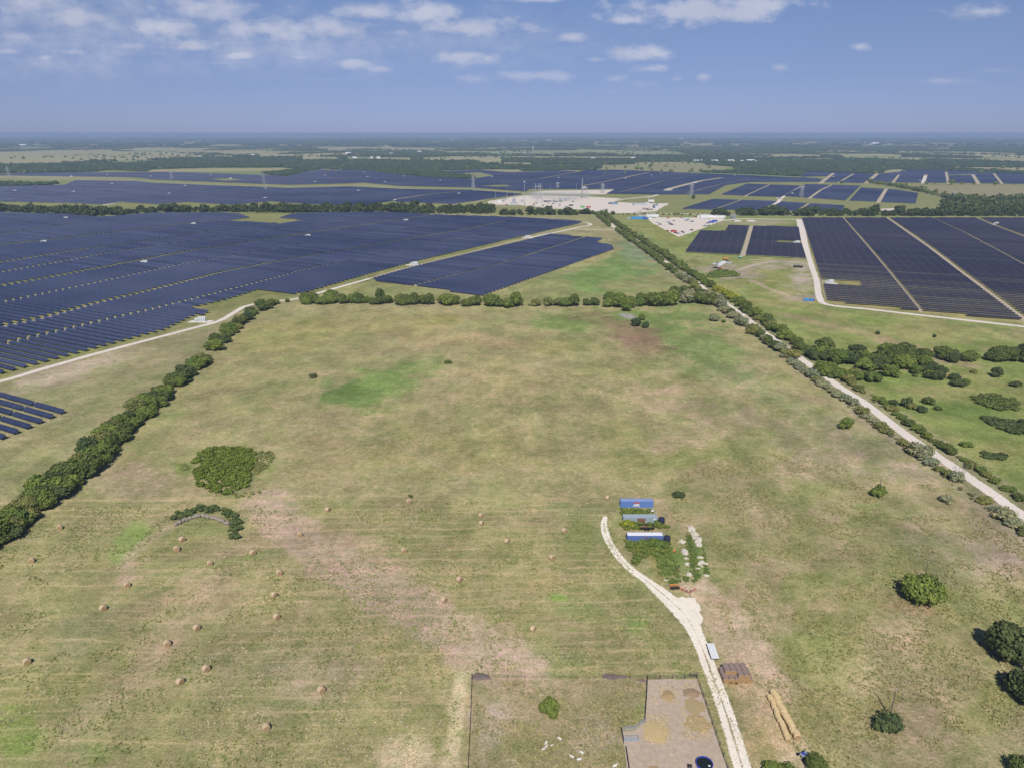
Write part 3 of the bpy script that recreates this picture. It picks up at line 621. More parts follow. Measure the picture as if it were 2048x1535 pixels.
# ------------------------------------------------------------------ solar arrays
FR_W = dict(vp=1834); FR_E = dict(vp=1548)
A_POLY = [(-160, 428), (0, 426), (130, 430), (205, 435.5), (308, 427.5), (444, 427), (480, 430), (500, 437), (448, 443), (564, 449), (612, 442), (560, 437), (585, 429), (640, 427.5), (752, 425.5), (841, 429), (911, 432.5), (1044, 436.5), (1165, 444.5), (1155, 449), (1060, 470), (828, 525), (733, 551), (600, 590), (515, 582), (450, 602), (383, 617), (425, 629), (386, 634), (330, 661), (157, 708), (0, 750), (-160, 790)]
ARR = [
 dict(n='west array', poly=A_POLY, vp=1800, dash=1, cuts=[([(-160, 726), (7, 690), (182, 649), (299, 622), (376, 603), (536, 562), (600, 544), (797, 503), (1035, 455), (1108, 440)], 3.4, 'd'),
  ([(-160, 692), (0, 655), (91, 636), (197, 607), (303, 582), (454, 544), (620, 513), (778, 487), (955, 456), (1012, 444)], 6.5, 'g'), ([(-160, 640), (9, 606), (167, 573), (372, 529), (620, 488), (720, 471), (943, 436)], 3.4, 'd'),
  ([(-160, 604), (0, 574), (136, 550), (272, 524), (393, 501), (575, 474), (625, 466), (806, 440), (870, 430)], 8, 'g'), ([(-160, 575), (0, 547), (242, 504), (454, 474), (620, 453), (760, 430)], 5, 'd'), ([(-160, 553), (0, 527), (170, 500), (303, 482), (424, 463), (560, 449)], 7, 'g'),
  ([(-160, 518), (0, 492), (136, 477), (272, 460), (375, 448), (448, 441)], 10, 'g'), ([(-160, 490), (0, 471), (91, 456), (180, 444)], 8, 'g')]),
 dict(n='block beside the gravel track', poly=[(740, 561), (965, 593), (1228, 500), (1222, 492), (1190, 487), (1205, 479), (1168, 476), (1101, 470), (1062, 480), (828, 536)], vp=1840, cuts=[([(820, 575), (1000, 530), (1145, 484), (1190, 470)], 4, 'd')]),
 dict(n='small block below the gravel track', poly=[(134, 825), (-260, 716), (-260, 985), (7, 880), (60, 858)], vp=1800, cuts=[([(90, 803), (77, 809), (57, 816), (38, 826), (15, 836), (-60, 862)], 1.2, 'n')]),
 dict(n='lone row by the hedge', poly=[(14, 924), (-120, 888), (-120, 905), (14, 938)], vp=1800, cuts=[]),
 dict(n='far west array', poly=[(-100, 374), (0, 374), (130, 371), (150, 362), (273, 363.5), (308, 367.5), (410, 371.5), (581, 377.5), (700, 374.5), (797, 379.5), (943, 381.5), (1045, 389.5), (1013, 394), (949, 403), (905, 409), (800, 405), (787, 403), (711, 414), (600, 408), (540, 404), (461, 411), (376, 405), (308, 410), (246, 405), (202, 410), (137, 407), (0, 404), (-100, 404)], vp=1834, cuts=[([(790, 400), (850, 391), (917, 384), (980, 381)], 16, 'n')]),
 dict(n='farthest west array', poly=[(-100, 350), (0, 349), (113, 346), (219, 346), (342, 345), (461, 349), (547, 352), (575, 354), (615, 343.5), (641, 340), (743, 342), (797, 349.5), (854, 355.5), (943, 359.5), (990, 352), (960, 345), (905, 348), (876, 343.5), (959, 341), (1016, 346), (1086, 344), (1095, 342), (1159, 344), (1171, 341), (1247, 341), (1353, 346), (1503, 352), (1560, 355), (1636, 358), (1640, 364.5), (1500, 365), (1452, 371), (1418, 389.5), (1315, 390), (1213, 388.5), (1232, 379), (1060, 379), (1051, 384), (943, 376), (797, 372.5), (727, 366), (700, 367.5), (581, 370.5), (410, 364), (308, 360), (273, 355.5), (103, 353), (0, 351.5)], vp=1834,
  cuts=[([(1160, 374), (1250, 356), (1300, 345)], 14, 'n'), ([(1335, 383), (1337, 379), (1400, 363), (1445, 356)], 22, 'n'), ([(1000, 368), (1080, 358), (1159, 344)], 14, 'n'), ([(1240, 386), (1330, 362), (1400, 350)], 8, 'n'), ([(1080, 372), (1170, 360), (1250, 344)], 8, 'n'), ([(1370, 388), (1440, 370), (1500, 358)], 8, 'n')], holes=[[(414, 359), (460, 357), (492, 361), (450, 363)], [(952, 372), (1010, 370), (1030, 374), (990, 375)]]),
 dict(n='array far beyond the lane', poly=[(1568, 345), (1667, 345), (1755, 349), (1800, 345), (1807, 340), (1930, 343), (2048, 349.5), (2200, 352), (2200, 370), (2048, 368.5), (1844, 366), (1776, 365.5), (1725, 367), (1646, 365)], vp=1700, holes=[[(1609, 354), (1660, 353), (1646, 359.5), (1609, 358.5)], [(1893, 350), (1945, 349), (1945, 352), (1893, 352)]],
  cuts=[([(1640, 367), (1646, 363), (1667, 347)], 14, 'n'), ([(1677, 366), (1708, 348)], 9, 'n'), ([(1732, 367), (1755, 348)], 14, 'n'), ([(1785, 367), (1798, 350)], 9, 'n'), ([(1846, 368), (1852, 350)], 12, 'n'), ([(1897, 368), (1892, 344)], 9, 'n'), ([(1957, 368), (1945, 349)], 12, 'n'), ([(2004, 368), (1987, 347)], 9, 'n')]),
 dict(n='pentagon array', poly=[(1493, 369), (1602, 373), (1561, 395), (1442, 390.5)], vp=1760, cuts=[([(1490, 393), (1540, 370)], 7, 'n')]),
 dict(n='array beyond', poly=[(1612, 370), (1720, 373), (1691, 402), (1568, 393)], vp=1760, cuts=[([(1618, 398), (1640, 382), (1665, 370)], 8, 'n')]),
 dict(n='array beyond', poly=[(1722, 377), (1793, 381), (1836, 388), (1831, 408), (1699, 402)], vp=1760, cuts=[([(1756, 406), (1773, 378)], 9, 'n')]),
 dict(n='array beyond', poly=[(1425, 400), (1554, 404), (1520, 422), (1364, 419)], vp=1760, cuts=[([(1424, 422), (1480, 402)], 7, 'n')]),
 dict(n='array beyond', poly=[(1563, 405), (1689, 413), (1682, 424), (1529, 422)], vp=1760, cuts=[([(1592, 424), (1618, 408)], 7, 'n')]),
 dict(n='dark block beside the dirt yard', poly=[(1401, 462), (1450, 464), (1457, 452), (1597, 455.6), (1602, 484), (1550, 484), (1550, 487), (1603, 488), (1612, 518), (1370, 506)], vp=1548, e=1, cuts=[([(1485, 513), (1494, 483), (1503, 452)], 6, 'n')]),
 dict(n='large east array', poly=[(1603, 437), (2048, 437), (2330, 438), (2330, 682), (2048, 645), (1844, 623), (1746, 614), (1654, 603), (1646, 570), (1722, 574), (1720, 566), (1643, 561)], vp=1548, e=1, cuts=[([(1684, 434), (1721.5, 477), (1775, 540), (1844, 625)], 2.8, 'g'), ([(1772.6, 435), (1861, 497), (1917, 540), (2048, 638), (2200, 750)], 6, 'g'), ([(1858, 434), (1929, 466.5), (2048, 531), (2330, 690)], 2, 'd'), ([(1950, 435), (1987, 451), (2048, 474), (2330, 590)], 6, 'g')]),
]
PITCH_ROW = 6.3; PW_E = 3.1; PW_W = 2.75; TH = .05; PH = 1.55
TILT = R(29)
def in_poly_cross(poly, v, hole=()):
    xs_ = []
    for pl in [poly] + list(hole):
        n = len(pl)
        for i in range(n):
            a, b = pl[i], pl[(i + 1) % n]
            if (a[1] > v) != (b[1] > v): xs_.append(a[0] + (v - a[1]) / (b[1] - a[1]) * (b[0] - a[0]))
    xs_.sort(); return [(xs_[i], xs_[i + 1]) for i in range(0, len(xs_) - 1, 2)]
tables = []; markers = []
for fi, A in enumerate(ARR):
    az = math.atan((A['vp'] - 1024) / F * CP)            # aisle direction; rows run square to it
    n = Vector((math.sin(az), math.cos(az), 0)); u = Vector((math.cos(az), -math.sin(az), 0))
    uv = lambda p: (p.dot(u), p.dot(n))
    poly = [uv(G(*p)) for p in A['poly']]; holes = [[uv(G(*p)) for p in h] for h in A.get('holes', [])]
    cuts = [([uv(G(*p)) for p in c], w, k) for c, w, k in A['cuts']]
    v0 = min(p[1] for p in poly); v1 = max(p[1] for p in poly); ri = 0
    v = v0 + 2.5
    while v < v1:
        ri += 1
        segs = in_poly_cross(poly, v, holes)
        cs = []
        for c, w, k in cuts:
            for a, b in zip(c[:-1], c[1:]):
                if (a[1] > v) != (b[1] > v):
                    uc = a[0] + (v - a[1]) / (b[1] - a[1]) * (b[0] - a[0]); cs.append((uc - w / 2, uc + w / 2))
                    if k in 'dg' and any(s0 < uc < s1 for s0, s1 in segs): markers.append((u * uc + n * v, k, az))
        si = 0
        for (a, b) in segs:
            parts = [(a, b)]
            for c0, c1 in cs:
                q = []
                for (s, e) in parts:
                    if c1 <= s or c0 >= e: q.append((s, e))
                    else:
                        if c0 - s > 3: q.append((s, c0))
                        if e - c1 > 3: q.append((c1, e))
                parts = q
            for (s, e) in sorted(parts):
                m = max(1, int((e - s) / 110)); L = (e - s) / m
                for k in range(m):
                    s2, e2 = s + k * L, s + (k + 1) * L - (.6 if k < m - 1 else 0)
                    if e2 - s2 < 4: continue
                    mid = u * ((s2 + e2) / 2) + n * v; ha = u * (e2 - s2) / 2
                    x0 = P(*(mid - ha))[0]; x1 = P(*(mid + ha))[0]
                    if x1 < -130 or x0 > 2180: continue
                    si += 1; tables.append([depth(mid), fi, ri, si, s2, e2, v, u, n, mid])
        v += 7.9 if A.get('e') else PITCH_ROW
print('tables', len(tables), 'markers', len(markers))
def tbl(s2, e2, u, n, mid, tilt, local=False):
    L = (e2 - s2) / 2; PW = PW_E if tilt < R(21) else PW_W
    ac = n * math.cos(tilt) + Vector((0, 0, math.sin(tilt))); nm = u.cross(ac).normalized()
    if nm.z < 0: nm = -nm
    o = Vector((0, 0, PH)) if local else Vector((mid.x, mid.y, PH)); V = []
    for t in (0, 1):
        for (a, b) in ((-1, -1), (1, -1), (1, 1), (-1, 1)):
            V.append(o + u * L * a + ac * (PW / 2) * b + nm * TH * (t - .5))
    return V
FQ = np.array([(4, 5, 6, 7), (3, 2, 1, 0), (0, 1, 5, 4), (1, 2, 6, 5), (2, 3, 7, 6), (3, 0, 4, 7)])
def tbl_uv(L):
    top = [(0, 0), (L, 0), (L, 1), (0, 1)]; z = [(.55, .25)] * 4
    return top + z * 5
tables.sort(key=lambda t: t[0])
# the ones that show largest: long and near
tables_big = sorted(tables, key=lambda t: -(t[5] - t[4]) / t[0] ** 2 if 0 <= P(*t[9])[0] <= 2048 else 0)
indiv = set(id(t) for t in tables_big[:296])
POSTM = MB().bar((0, 0, -.1), (0, 0, PH - .1), .09, n=6).mesh('post'); POSTM.materials.append(STEEL)
sv, sq, su = {0: [], 1: []}, {0: [], 1: []}, {0: [], 1: []}
cnt = 0
rank = {id(t): i for i, t in enumerate(tables_big)}
rowsin = {}
for t in tables: rowsin.setdefault((t[1], t[2]), []).append(t)
for t in tables:
    dep, fi, ri, si, s2, e2, v, u, n, mid = t; e = ARR[fi].get('e', 0); tl = (R(14) if e else TILT) + R(random.uniform(-3, 3))
    L = e2 - s2
    if id(t) in indiv:
        vis = sorted([q for q in rowsin[(fi, ri)] if 0 <= P(*(q[9] + q[7] * (q[5] - q[4]) / 2))[0] and P(*(q[9] - q[7] * (q[5] - q[4]) / 2))[0] <= 2048], key=lambda q: P(*q[9])[0])
        k = vis.index(t) + 1 if t in vis else 1
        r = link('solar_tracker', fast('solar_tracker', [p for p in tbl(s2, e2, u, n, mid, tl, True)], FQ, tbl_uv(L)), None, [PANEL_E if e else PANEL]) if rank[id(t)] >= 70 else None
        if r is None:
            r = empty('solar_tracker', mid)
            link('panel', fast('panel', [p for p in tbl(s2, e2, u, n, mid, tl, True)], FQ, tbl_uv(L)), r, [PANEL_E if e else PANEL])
            tb = MB().bar(-u * (L / 2 + .25) + Vector((0, 0, PH - .16)), u * (L / 2 + .25) + Vector((0, 0, PH - .16)), .08, n=6).build('torque_tube', STEEL, r)
            m = max(2, int(L / 14))
            for j in range(m + 1):
                q = bpy.data.objects.new('post', POSTM); C.objects.link(q); q.parent = r; q.location = u * (-L / 2 + .4 + (L - .8) * j / m)
        else: r.location = mid
        tag(r, f"blue tracker in {ARR[fi]['n']}, {nth(ri)} row, {nth(k)} section", 'solar tracker', 'solar trackers in long parallel rows')
    else:
        b = len(sv[e]) ; sv[e].extend(tbl(s2, e2, u, n, mid, tl)); sq[e].append(FQ + b); su[e].extend(tbl_uv(L))
allv = []; allq = []; allu = []; mats_i = []
for e in (0, 1):
    b = len(allv); allv += [tuple(p) for p in sv[e]]
    for q in sq[e]: allq.append(q + b); mats_i += [e] * 6
    allu += su[e]
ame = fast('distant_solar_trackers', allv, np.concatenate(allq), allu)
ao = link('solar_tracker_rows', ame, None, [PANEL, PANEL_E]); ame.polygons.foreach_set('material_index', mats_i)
tag(ao, 'dark blue solar tracker rows filling the arrays out to the far woods', 'solar array', kind='stuff')
# drive posts and pale gearboxes along the aisles
mb = MB()
for p, k, az in markers:
    if depth(p) > 1500 or not (-60 < P(*p)[0] < 2110): continue
    if k == 'd': mb.box((p.x, p.y, .7), (1.2, .7, 1.2), -az)
o = mb.build('gear_motor_row', simple('pale_metal', (.50, .46, .44), .6)); tag(o, 'pale drive motors dotted along the narrow aisles of the arrays', 'drive motors', kind='stuff')
# straw-coloured aisle floors
for A in ARR:
    for c, w, k in A['cuts']:
        if k == 'g' or (A.get('e') and k == 'n' and w > 4) or (w > 6.5 and A['n'] != 'west array'):
            east_ = A.get('e')
            ribbon('aisle_path', c, w * .92, TAN_GRAVEL if (w < 7 or w > 13 or k == 'n') else PATH, .02, 10, .5)

# ------------------------------------------------------------------ trees
def cube_sphere(k):
    V = []; Q = []; idx = {}
    def vid(p):
        key = tuple(round(c, 4) for c in p)
        if key not in idx: idx[key] = len(V); V.append(np.array(p) / np.linalg.norm(p))
        return idx[key]
    for ax in range(3):
        for sgn in (-1, 1):
            for i in range(k):
                for j in range(k):
                    q = []
                    for (a, b) in ((i, j), (i + 1, j), (i + 1, j + 1), (i, j + 1)):
                        p = [0, 0, 0]; p[ax] = sgn; p[(ax + 1) % 3] = -1 + 2 * a / k; p[(ax + 2) % 3] = -1 + 2 * b / k; q.append(vid(p))
                    Q.append(q if sgn > 0 else q[::-1])
    return np.array(V), np.array(Q)
CS2 = cube_sphere(2); CS3 = cube_sphere(3)
def crown(seed, Rr=5.0, top=8.0, low=1.2, lobes=9, quads=1500, qs=.5, core=True, flat=.8):
    rg = np.random.RandomState(seed); V = []; Q = []; nb = 0
    L = []
    for i in range(lobes):
        a = 2.399963 * i + rg.uniform(-.3, .3); t = (i + .5) / lobes; el = math.asin(min(1, max(-.35, 1.0 - 1.35 * t)))
        rr = Rr * .70 * math.cos(el) * rg.uniform(.6, 1.22); h = low + (top - low) * (.40 + .36 * math.sin(el)) + rg.uniform(-.05, .05) * top
        r = Rr * rg.choice([.20, .28, .36, .46]) * rg.uniform(.9, 1.1); L.append((rr * math.cos(a), rr * math.sin(a), max(h, r * .5), r, r * flat * rg.uniform(.85, 1.1)))
    L.append((0, 0, low + (top - low) * .46, Rr * .66, (top - low) * .40))
    for (x, y, h, r, rz) in L:
        if core:
            cv, cq = CS3; v = cv * np.array([r, r, rz]) * .74 * (1 + .16 * (rg.rand(len(cv), 1) - .5)) + (x, y, h); V.append(v); Q.append(cq + nb); nb += len(v)
    wts = np.array([l[3] ** 2 for l in L]); wts /= wts.sum()
    for (x, y, h, r, rz), w in zip(L, wts):
        m = max(8, int(quads * w)); d = rg.normal(size=(m, 3)); d[:, 2] = d[:, 2] * .9 + .25; d /= np.linalg.norm(d, axis=1)[:, None]
        rad = rg.uniform(.80, 1.22, (m, 1)); c = d * np.array([r, r, rz]) * rad + (x, y, h)
        nn = d + rg.normal(size=(m, 3)) * .6; nn /= np.linalg.norm(nn, axis=1)[:, None]
        t = np.cross(nn, rg.normal(size=(m, 3))); t /= np.linalg.norm(t, axis=1)[:, None]; b = np.cross(nn, t)
        s = (qs * rg.uniform(.5, 1.25, (m, 1))); k = rg.uniform(.5, 1.0, (m, 1))
        q = np.stack([c - t * s - b * s * k, c + t * s * .8 - b * s * k * .9, c + t * s + b * s * k, c - t * s * .9 + b * s * k * .8], 1).reshape(-1, 3)
        q[:, 2] = np.maximum(q[:, 2], .05)
        V.append(q); Q.append(np.arange(len(q)).reshape(-1, 4) + nb); nb += len(q)
    V = np.concatenate(V); V[:, 2] = np.maximum(V[:, 2], .05); return V, np.concatenate(Q)
def trunk(seed, h, r=.28):
    rg = random.Random(seed); mb = MB(); mb.bar((0, 0, -.1), (.15, .05, h * .45), r, r * .7, 7)
    for k in range(5):
        a = k * 1.256 + rg.uniform(-.3, .3); mb.bar((.12, .04, h * rg.uniform(.28, .44)), (math.cos(a) * h * .28, math.sin(a) * h * .28, h * rg.uniform(.6, .8)), r * .55, r * .2, 5)
    return mb.mesh('trunk')
TREE = []
for i in range(8):
    top = [8.5, 9.5, 7.5, 10, 8, 9, 7, 8.5][i]
    v, q = crown(100 + i, [5, 5.2, 5.4, 4.6, 5, 4.4, 5.5, 5][i], top, .1, 17 + i % 5, 2600, .36); me = fast('crown', v, q); me.materials.append(LEAF)
    tm = trunk(i, top); tm.materials.append(BARK); TREE.append((me, tm))
SHRUB = []
for i in range(6):
    v, q = crown(300 + i, 2.4, 2.9, .05, 11 + i % 3, 1000, .22); me = fast('crown', v, q); me.materials.append(LEAF)
    tm = trunk(50 + i, 2.6, .10); tm.materials.append(BARK); SHRUB.append((me, tm))
GREENS = {'dark': (.115, .152, .052), 'mid': (.150, .205, .056), 'olive': (.20, .22, .085), 'bright': (.27, .30, .045), 'dusty': (.27, .29, .19), 'deep': (.085, .118, .054)}
GWORD = {'dark': 'dark green', 'mid': 'mid green', 'olive': 'olive green', 'bright': 'bright green', 'dusty': 'dusty grey green', 'deep': 'deep green'}
ntree = 0
def plant(kind, p, s=1.0, tint='dark', label='', group=None, sz=None, idx=None):
    global ntree; ntree += 1
    lib = TREE if kind == 'tree' else SHRUB; me, tm = lib[(idx if idx is not None else random.randrange(len(lib))) % len(lib)]
    r = empty(kind, (p[0], p[1], 0), random.uniform(0, 6.28)); r.scale = (s * random.uniform(.78, 1.18), s * random.uniform(.78, 1.18), s * (sz or random.uniform(.66, 1.02)))
    c = bpy.data.objects.new('crown', me); C.objects.link(c); c.parent = r; c.color = (*GREENS[tint], 1)
    t = bpy.data.objects.new('trunk', tm); C.objects.link(t); t.parent = r
    tag(r, label, kind, group); return r
def along(px, step, off=0.0, jit=1.5):
    g = resample(smooth([G(*p) for p in px], 4), step); out = []
    for i, p in enumerate(g):
        a = g[max(i - 1, 0)]; b = g[min(i + 1, len(g) - 1)]; d = (b - a).normalized(); q = Vector((d.y, -d.x, 0))
        out.append(p + q * (off + random.uniform(-jit, jit)) + d * random.uniform(-jit, jit))
    return out
def vis(p, m=40): 
    a = P(*p[:2]); return -m < a[0] < 2048 + m and a[1] < 1600
# west hedge
HL = [(548, 608), (505, 628), (478, 652), (455, 672), (428, 700), (402, 728), (372, 752), (340, 780), (305, 812), (270, 840), (235, 872), (195, 912), (150, 955), (110, 985), (75, 1010), (35, 1045), (0, 1070), (-40, 1100)]
pts = []
for off, st in ((-2.4, 7.8), (2.4, 8.4)):
    pts += along(HL, st, off, 1.5)
pts.sort(key=lambda p: -p.y)
pts = [p for p in pts if vis(p)]; pts = [p for i, p in enumerate(pts) if P(p.x, p.y)[1] > 800 or (i % 5 != 1)]
for i, p in enumerate(pts):
    px = P(p.x, p.y)
    if 700 < px[1] < 716 and random.random() < .5: continue
    big = .98 if px[1] > 800 else .84
    tint = random.choice(['dark', 'mid', 'mid', 'dark', 'mid', 'deep', 'olive']); s = random.choice([.62, .76, .88, .98, 1.05, 1.15]) * big * random.uniform(.94, 1.06)
    plant('tree', p, s, tint, f"{GWORD[tint]} tree in the west hedgerow, {nth(i + 1)} from far end", 'trees of the west hedgerow')
# back hedge: clumps
bi = 0
for (x0, x1, y, s, tints) in [(612, 662, 607, .85, 'dm'), (672, 776, 607, .85, 'dmd'), (797, 860, 608, .82, 'dm'), (893, 950, 611, .85, 'dm'), (982, 1032, 614, .95, 'md'), (1075, 1120, 612, .65, 'o'), (1130, 1190, 611, .78, 'md'),
                             (1218, 1262, 615, 1.0, 'bm'), (1280, 1345, 612, 1.0, 'dm'), (1350, 1368, 592, .95, 'd'), (1375, 1425, 608, .95, 'de'), (1400, 1440, 600, .8, 'e')]:
    n = max(2, round((x1 - x0) / 13.5))
    for k in range(n):
        for rep in range(2 if s > .84 and k % 3 == 0 else 1):
            bi += 1; tint = {'d': 'dark', 'm': 'mid', 'o': 'olive', 'b': 'bright', 'e': 'dusty'}[random.choice(tints)]
            if tint == 'bright': tint = 'mid'
            p = G(x0 + (x1 - x0) * k / (n - 1) + random.uniform(-3, 3), y + random.uniform(-2, 2) - rep * 6)
            plant('tree', p, s * random.choice([.92, 1.08, 1.2, 1.35]), tint, f"{GWORD[tint]} rounded tree in the back hedge, {nth(bi)} from the west end", 'trees of the back hedge', sz=random.uniform(.85, 1.1))
plant('tree', G(1252, 622), .9, 'mid', 'yellow green rounded tree standing in front of the back hedge', None)
# lane hedges
wi = ei = 0
LW = [(x, y) for x, y in LANE if y < 700]
for p in along([(1352, 541), (1390, 568), (1415, 586), (1470, 628), (1516, 662), (1592, 714)], 6.4, -1, 1.0):
    q = p + Vector((-6.2, 0, 0)) + Vector((random.uniform(-1.2, 1.2), 0, 0)); wi += 1; y = P(q.x, q.y)[1]
    tint = random.choice(['dark', 'mid', 'dusty', 'olive'] if y < 600 else ['dusty', 'dusty', 'olive', 'dark'])
    plant('tree', q, random.uniform(.72, .95), tint, f"{GWORD[tint]} tree west of the lane, {nth(wi)} from the far end", 'trees along the west side of the lane')
for p in along([(1345, 536), (1364, 547), (1404, 575)], 6.6, 0, 1.0) + along([(1416, 581), (1440, 596), (1497, 640), (1520, 656), (1592, 710)], 6.4, 0, .8):
    q = p + Vector((8.2, 0, 0)) + Vector((random.uniform(-1.2, 1.2), 0, 0)); ei += 1
    tint = random.choice(['dark', 'mid', 'mid', 'dark', 'olive'])
    px = P(q.x, q.y)
    if 1425 < px[0] < 1470: tint = 'bright'
    plant('tree', q, random.uniform(.72, .98), tint, f"{GWORD[tint]} tree east of the lane, {nth(ei)} from the far end", 'trees along the east side of the lane')
si_ = 0
for p in along([(1592, 714), (1629, 741), (1680, 778), (1730, 810), (1802, 866), (1893, 928), (1958, 972), (2048, 1037), (2120, 1090)], 3.6, 0, .6):
    q = p + Vector((-6.9, 0, 0)); si_ += 1
    if random.random() < .12: continue
    s = random.uniform(.85, 1.5)
    if random.random() < .28: s *= 1.35
    plant('shrub', q, s, random.choice(['dusty', 'dusty', 'olive', 'dusty']), f"dusty shrub on the west verge of the lane, {nth(si_)} from far end", 'dusty shrubs on the west verge')
si_ = 0
for p in along([(1600, 712), (1629, 735), (1680, 772), (1730, 803), (1802, 860), (1893, 922), (1958, 966), (2048, 1031)], 3.8, 0, .9):
    q = p + Vector((7.0, 0, 0)); si_ += 1
    if random.random() < .1: continue
    s = random.uniform(.6, 1.3); tint = random.choice(['mid', 'olive', 'dark', 'mid'])
    plant('shrub', q, s, tint, f"{GWORD[tint]} shrub on the east verge, {nth(si_)} from the far end", 'shrubs on the east verge')
# east clusters
ci = 0
def cluster(px, n, s0, s1, tints, what):
    global ci
    poly = GP(px); xs_ = [p[0] for p in poly]; ys_ = [p[1] for p in poly]; k = 0; tries = 0; got = []
    while k < n and tries < 4000:
        tries += 1; x = random.uniform(min(xs_), max(xs_)); y = random.uniform(min(ys_), max(ys_))
        if not inside(poly, [x], [y])[0] or any((x - a) ** 2 + (y - b) ** 2 < 12 for a, b in got): continue
        got.append((x, y)); k += 1
    got.sort(key=lambda p: P(*p)[0])
    for k, p in enumerate(got):
        tint = random.choice(tints); plant('tree', p, random.uniform(s0, s1) * 1.1, tint, f"{GWORD[tint]} tree in {what}, {nth(k + 1)} from west", 'trees of ' + what)
cluster([(1615, 712), (1640, 700), (1690, 704), (1800, 706), (1850, 716), (1905, 716), (1900, 732), (1840, 732), (1790, 738), (1740, 742), (1690, 735), (1640, 738)], 33, .85, 1.15, ['dark', 'deep', 'mid', 'dark'], 'the dark clump east of the lane')
cluster([(1620, 735), (1660, 740), (1700, 752), (1770, 748), (1790, 756), (1740, 764), (1690, 770), (1650, 765)], 11, .6, .85, ['mid', 'olive', 'mid'], 'the pale clump beside the lane')
cluster([(1825, 738), (1880, 742), (1905, 752), (1960, 768), (1940, 776), (1880, 766), (1830, 748)], 12, .5, .75, ['dark', 'deep', 'mid'], 'the low diagonal clump')
cluster([(1975, 722), (1990, 712), (2048, 715), (2090, 716), (2090, 726), (2048, 724)], 12, .85, 1.15, ['dark', 'deep', 'dark'], 'the clump at the east edge')
for (x, y, s, t, l) in [(1938, 722, .85, 'dark', 'dark tree standing just west of the clump at the east edge'), (1993, 753, .62, 'deep', 'lone deep green tree on the pale track in the east pasture'), (1692, 856, .62, 'mid', 'rounded lone tree in the meadow beside the lane shrubs'),
     (1843, 1198, .98, 'mid', 'big rounded lone tree in the open meadow, a pole behind it'), (2016, 1315, 1.12, 'deep', 'largest dark tree at the east edge of the meadow'), (2058, 1400, 1.0, 'deep', 'dark tree half cut by the east edge below the largest tree'),
     (1098, 1424, .46, 'mid', 'small leafy tree alone in the front paddock'), (1272, 652, .62, 'deep', 'dark cedar-like tree below the back hedge, left of a pair'), (1291, 655, .55, 'deep', 'low dark tree below the back hedge, right of a pair'), (1284, 640, .5, 'mid', 'small green tree behind the pair below the back hedge'),
     (1427, 642, .6, 'dusty', 'dusty tree standing by the lane corner below the back hedge'), (1632, 1540, .5, 'dark', 'dark small tree beside the grey implement'), (1212, 427, .7, 'dark', 'dark tree at the far corner of the lane beside the yard'), (1387, 398, 1.0, 'deep', 'lone dark tree at the foot of the tall lattice tower'), (2045, 1548, .55, 'dark', 'dark small tree in the bottom east corner')]:
    plant('tree', G(x, y), s * 1.06, t, l, sz=1.02)
for (x, y, s, t, l) in [(627, 755, .95, 'deep', 'small dark bush alone in the green patch of the meadow'), (895, 727, .95, 'dark', 'small round bush alone in the middle of the meadow'), (1356, 992, .8, 'deep', 'small dark bush behind the containers'), (1757, 990, 1.4, 'mid', 'bush at the foot of the utility pole in the meadow'), (1893, 1003, 1.1, 'dusty', 'small grey bush near the lane shrubs'),
     (1775, 1457, 1.15, 'deep', 'dark green bush at the foot of the nearest utility pole'), (1447, 645, .9, 'mid', 'low bush beside the dusty tree at the lane corner'), (2030, 772, 1.4, 'deep', 'dark bush at the east edge of the pasture'), (1787, 808, 1.1, 'deep', 'dark bush first of three in the green hollow'), (1813, 812, 1.5, 'deep', 'larger dark bush in the green hollow'),
     (1826, 817, 1.3, 'olive', 'olive bush beside the larger dark bush in the hollow'), (1844, 823, 1.1, 'deep', 'dark bush at the low end of the hollow row'), (1856, 807, 1.3, 'dark', 'green bush standing apart behind the hollow row'), (1876, 819, .8, 'deep', 'small dark bush right of the hollow row'), (1830, 753, .8, 'dark', 'tiny bush below the low diagonal clump'), (1930, 892, 1.0, 'mid', 'green bush alone beyond the east verge'),
     (1543, 1548, 1.0, 'mid', 'green bush at the bottom edge left of the implement'), (1570, 1548, 1.05, 'mid', 'green bush at the bottom edge beside the drive'), (1755, 668, .9, 'deep', 'tiny dark bush alone in the east pasture by the track'), (1869, 674, .7, 'deep', 'tiny dark bush in the pasture below the east array'), (822, 993, .4, 'dark', 'tiny sapling on the old fence line in the hay field'),
     (1948, 745, .9, 'olive', 'flat little olive bush on the bare track'), (2044, 845, 1.0, 'deep', 'upright dark bush in the thicket at the east edge'), (1256, 1051, .95, 'bright', 'leafy weed bush at the west end of the grey container'), (1284, 1090, .8, 'mid', 'leafy bush before the white roofed container, westmost'), (1297, 1090, .75, 'mid', 'leafy bush before the white roofed container, middle'), (1309, 1089, .95, 'mid', 'tallest leafy bush before the white roofed container'), (1327, 1091, .8, 'mid', 'leafy bush at the foot of the near navy tank'), (1262, 1092, .7, 'mid', 'leafy bush at the west corner of the white roofed container'), (1316, 1051, .7, 'mid', 'leafy bush between grey container and its navy tank'), (1273, 1123, .9, 'mid', 'low bush beside the bend of the drive'), (575, 604, .9, 'dark', 'small dark bush between the west hedgerow and back hedge'), (1060, 612, .8, 'olive', 'low olive bush in a gap of the back hedge')]:
    if s > .1: plant('shrub', G(x, y), s, t, l)
print('plants', ntree)

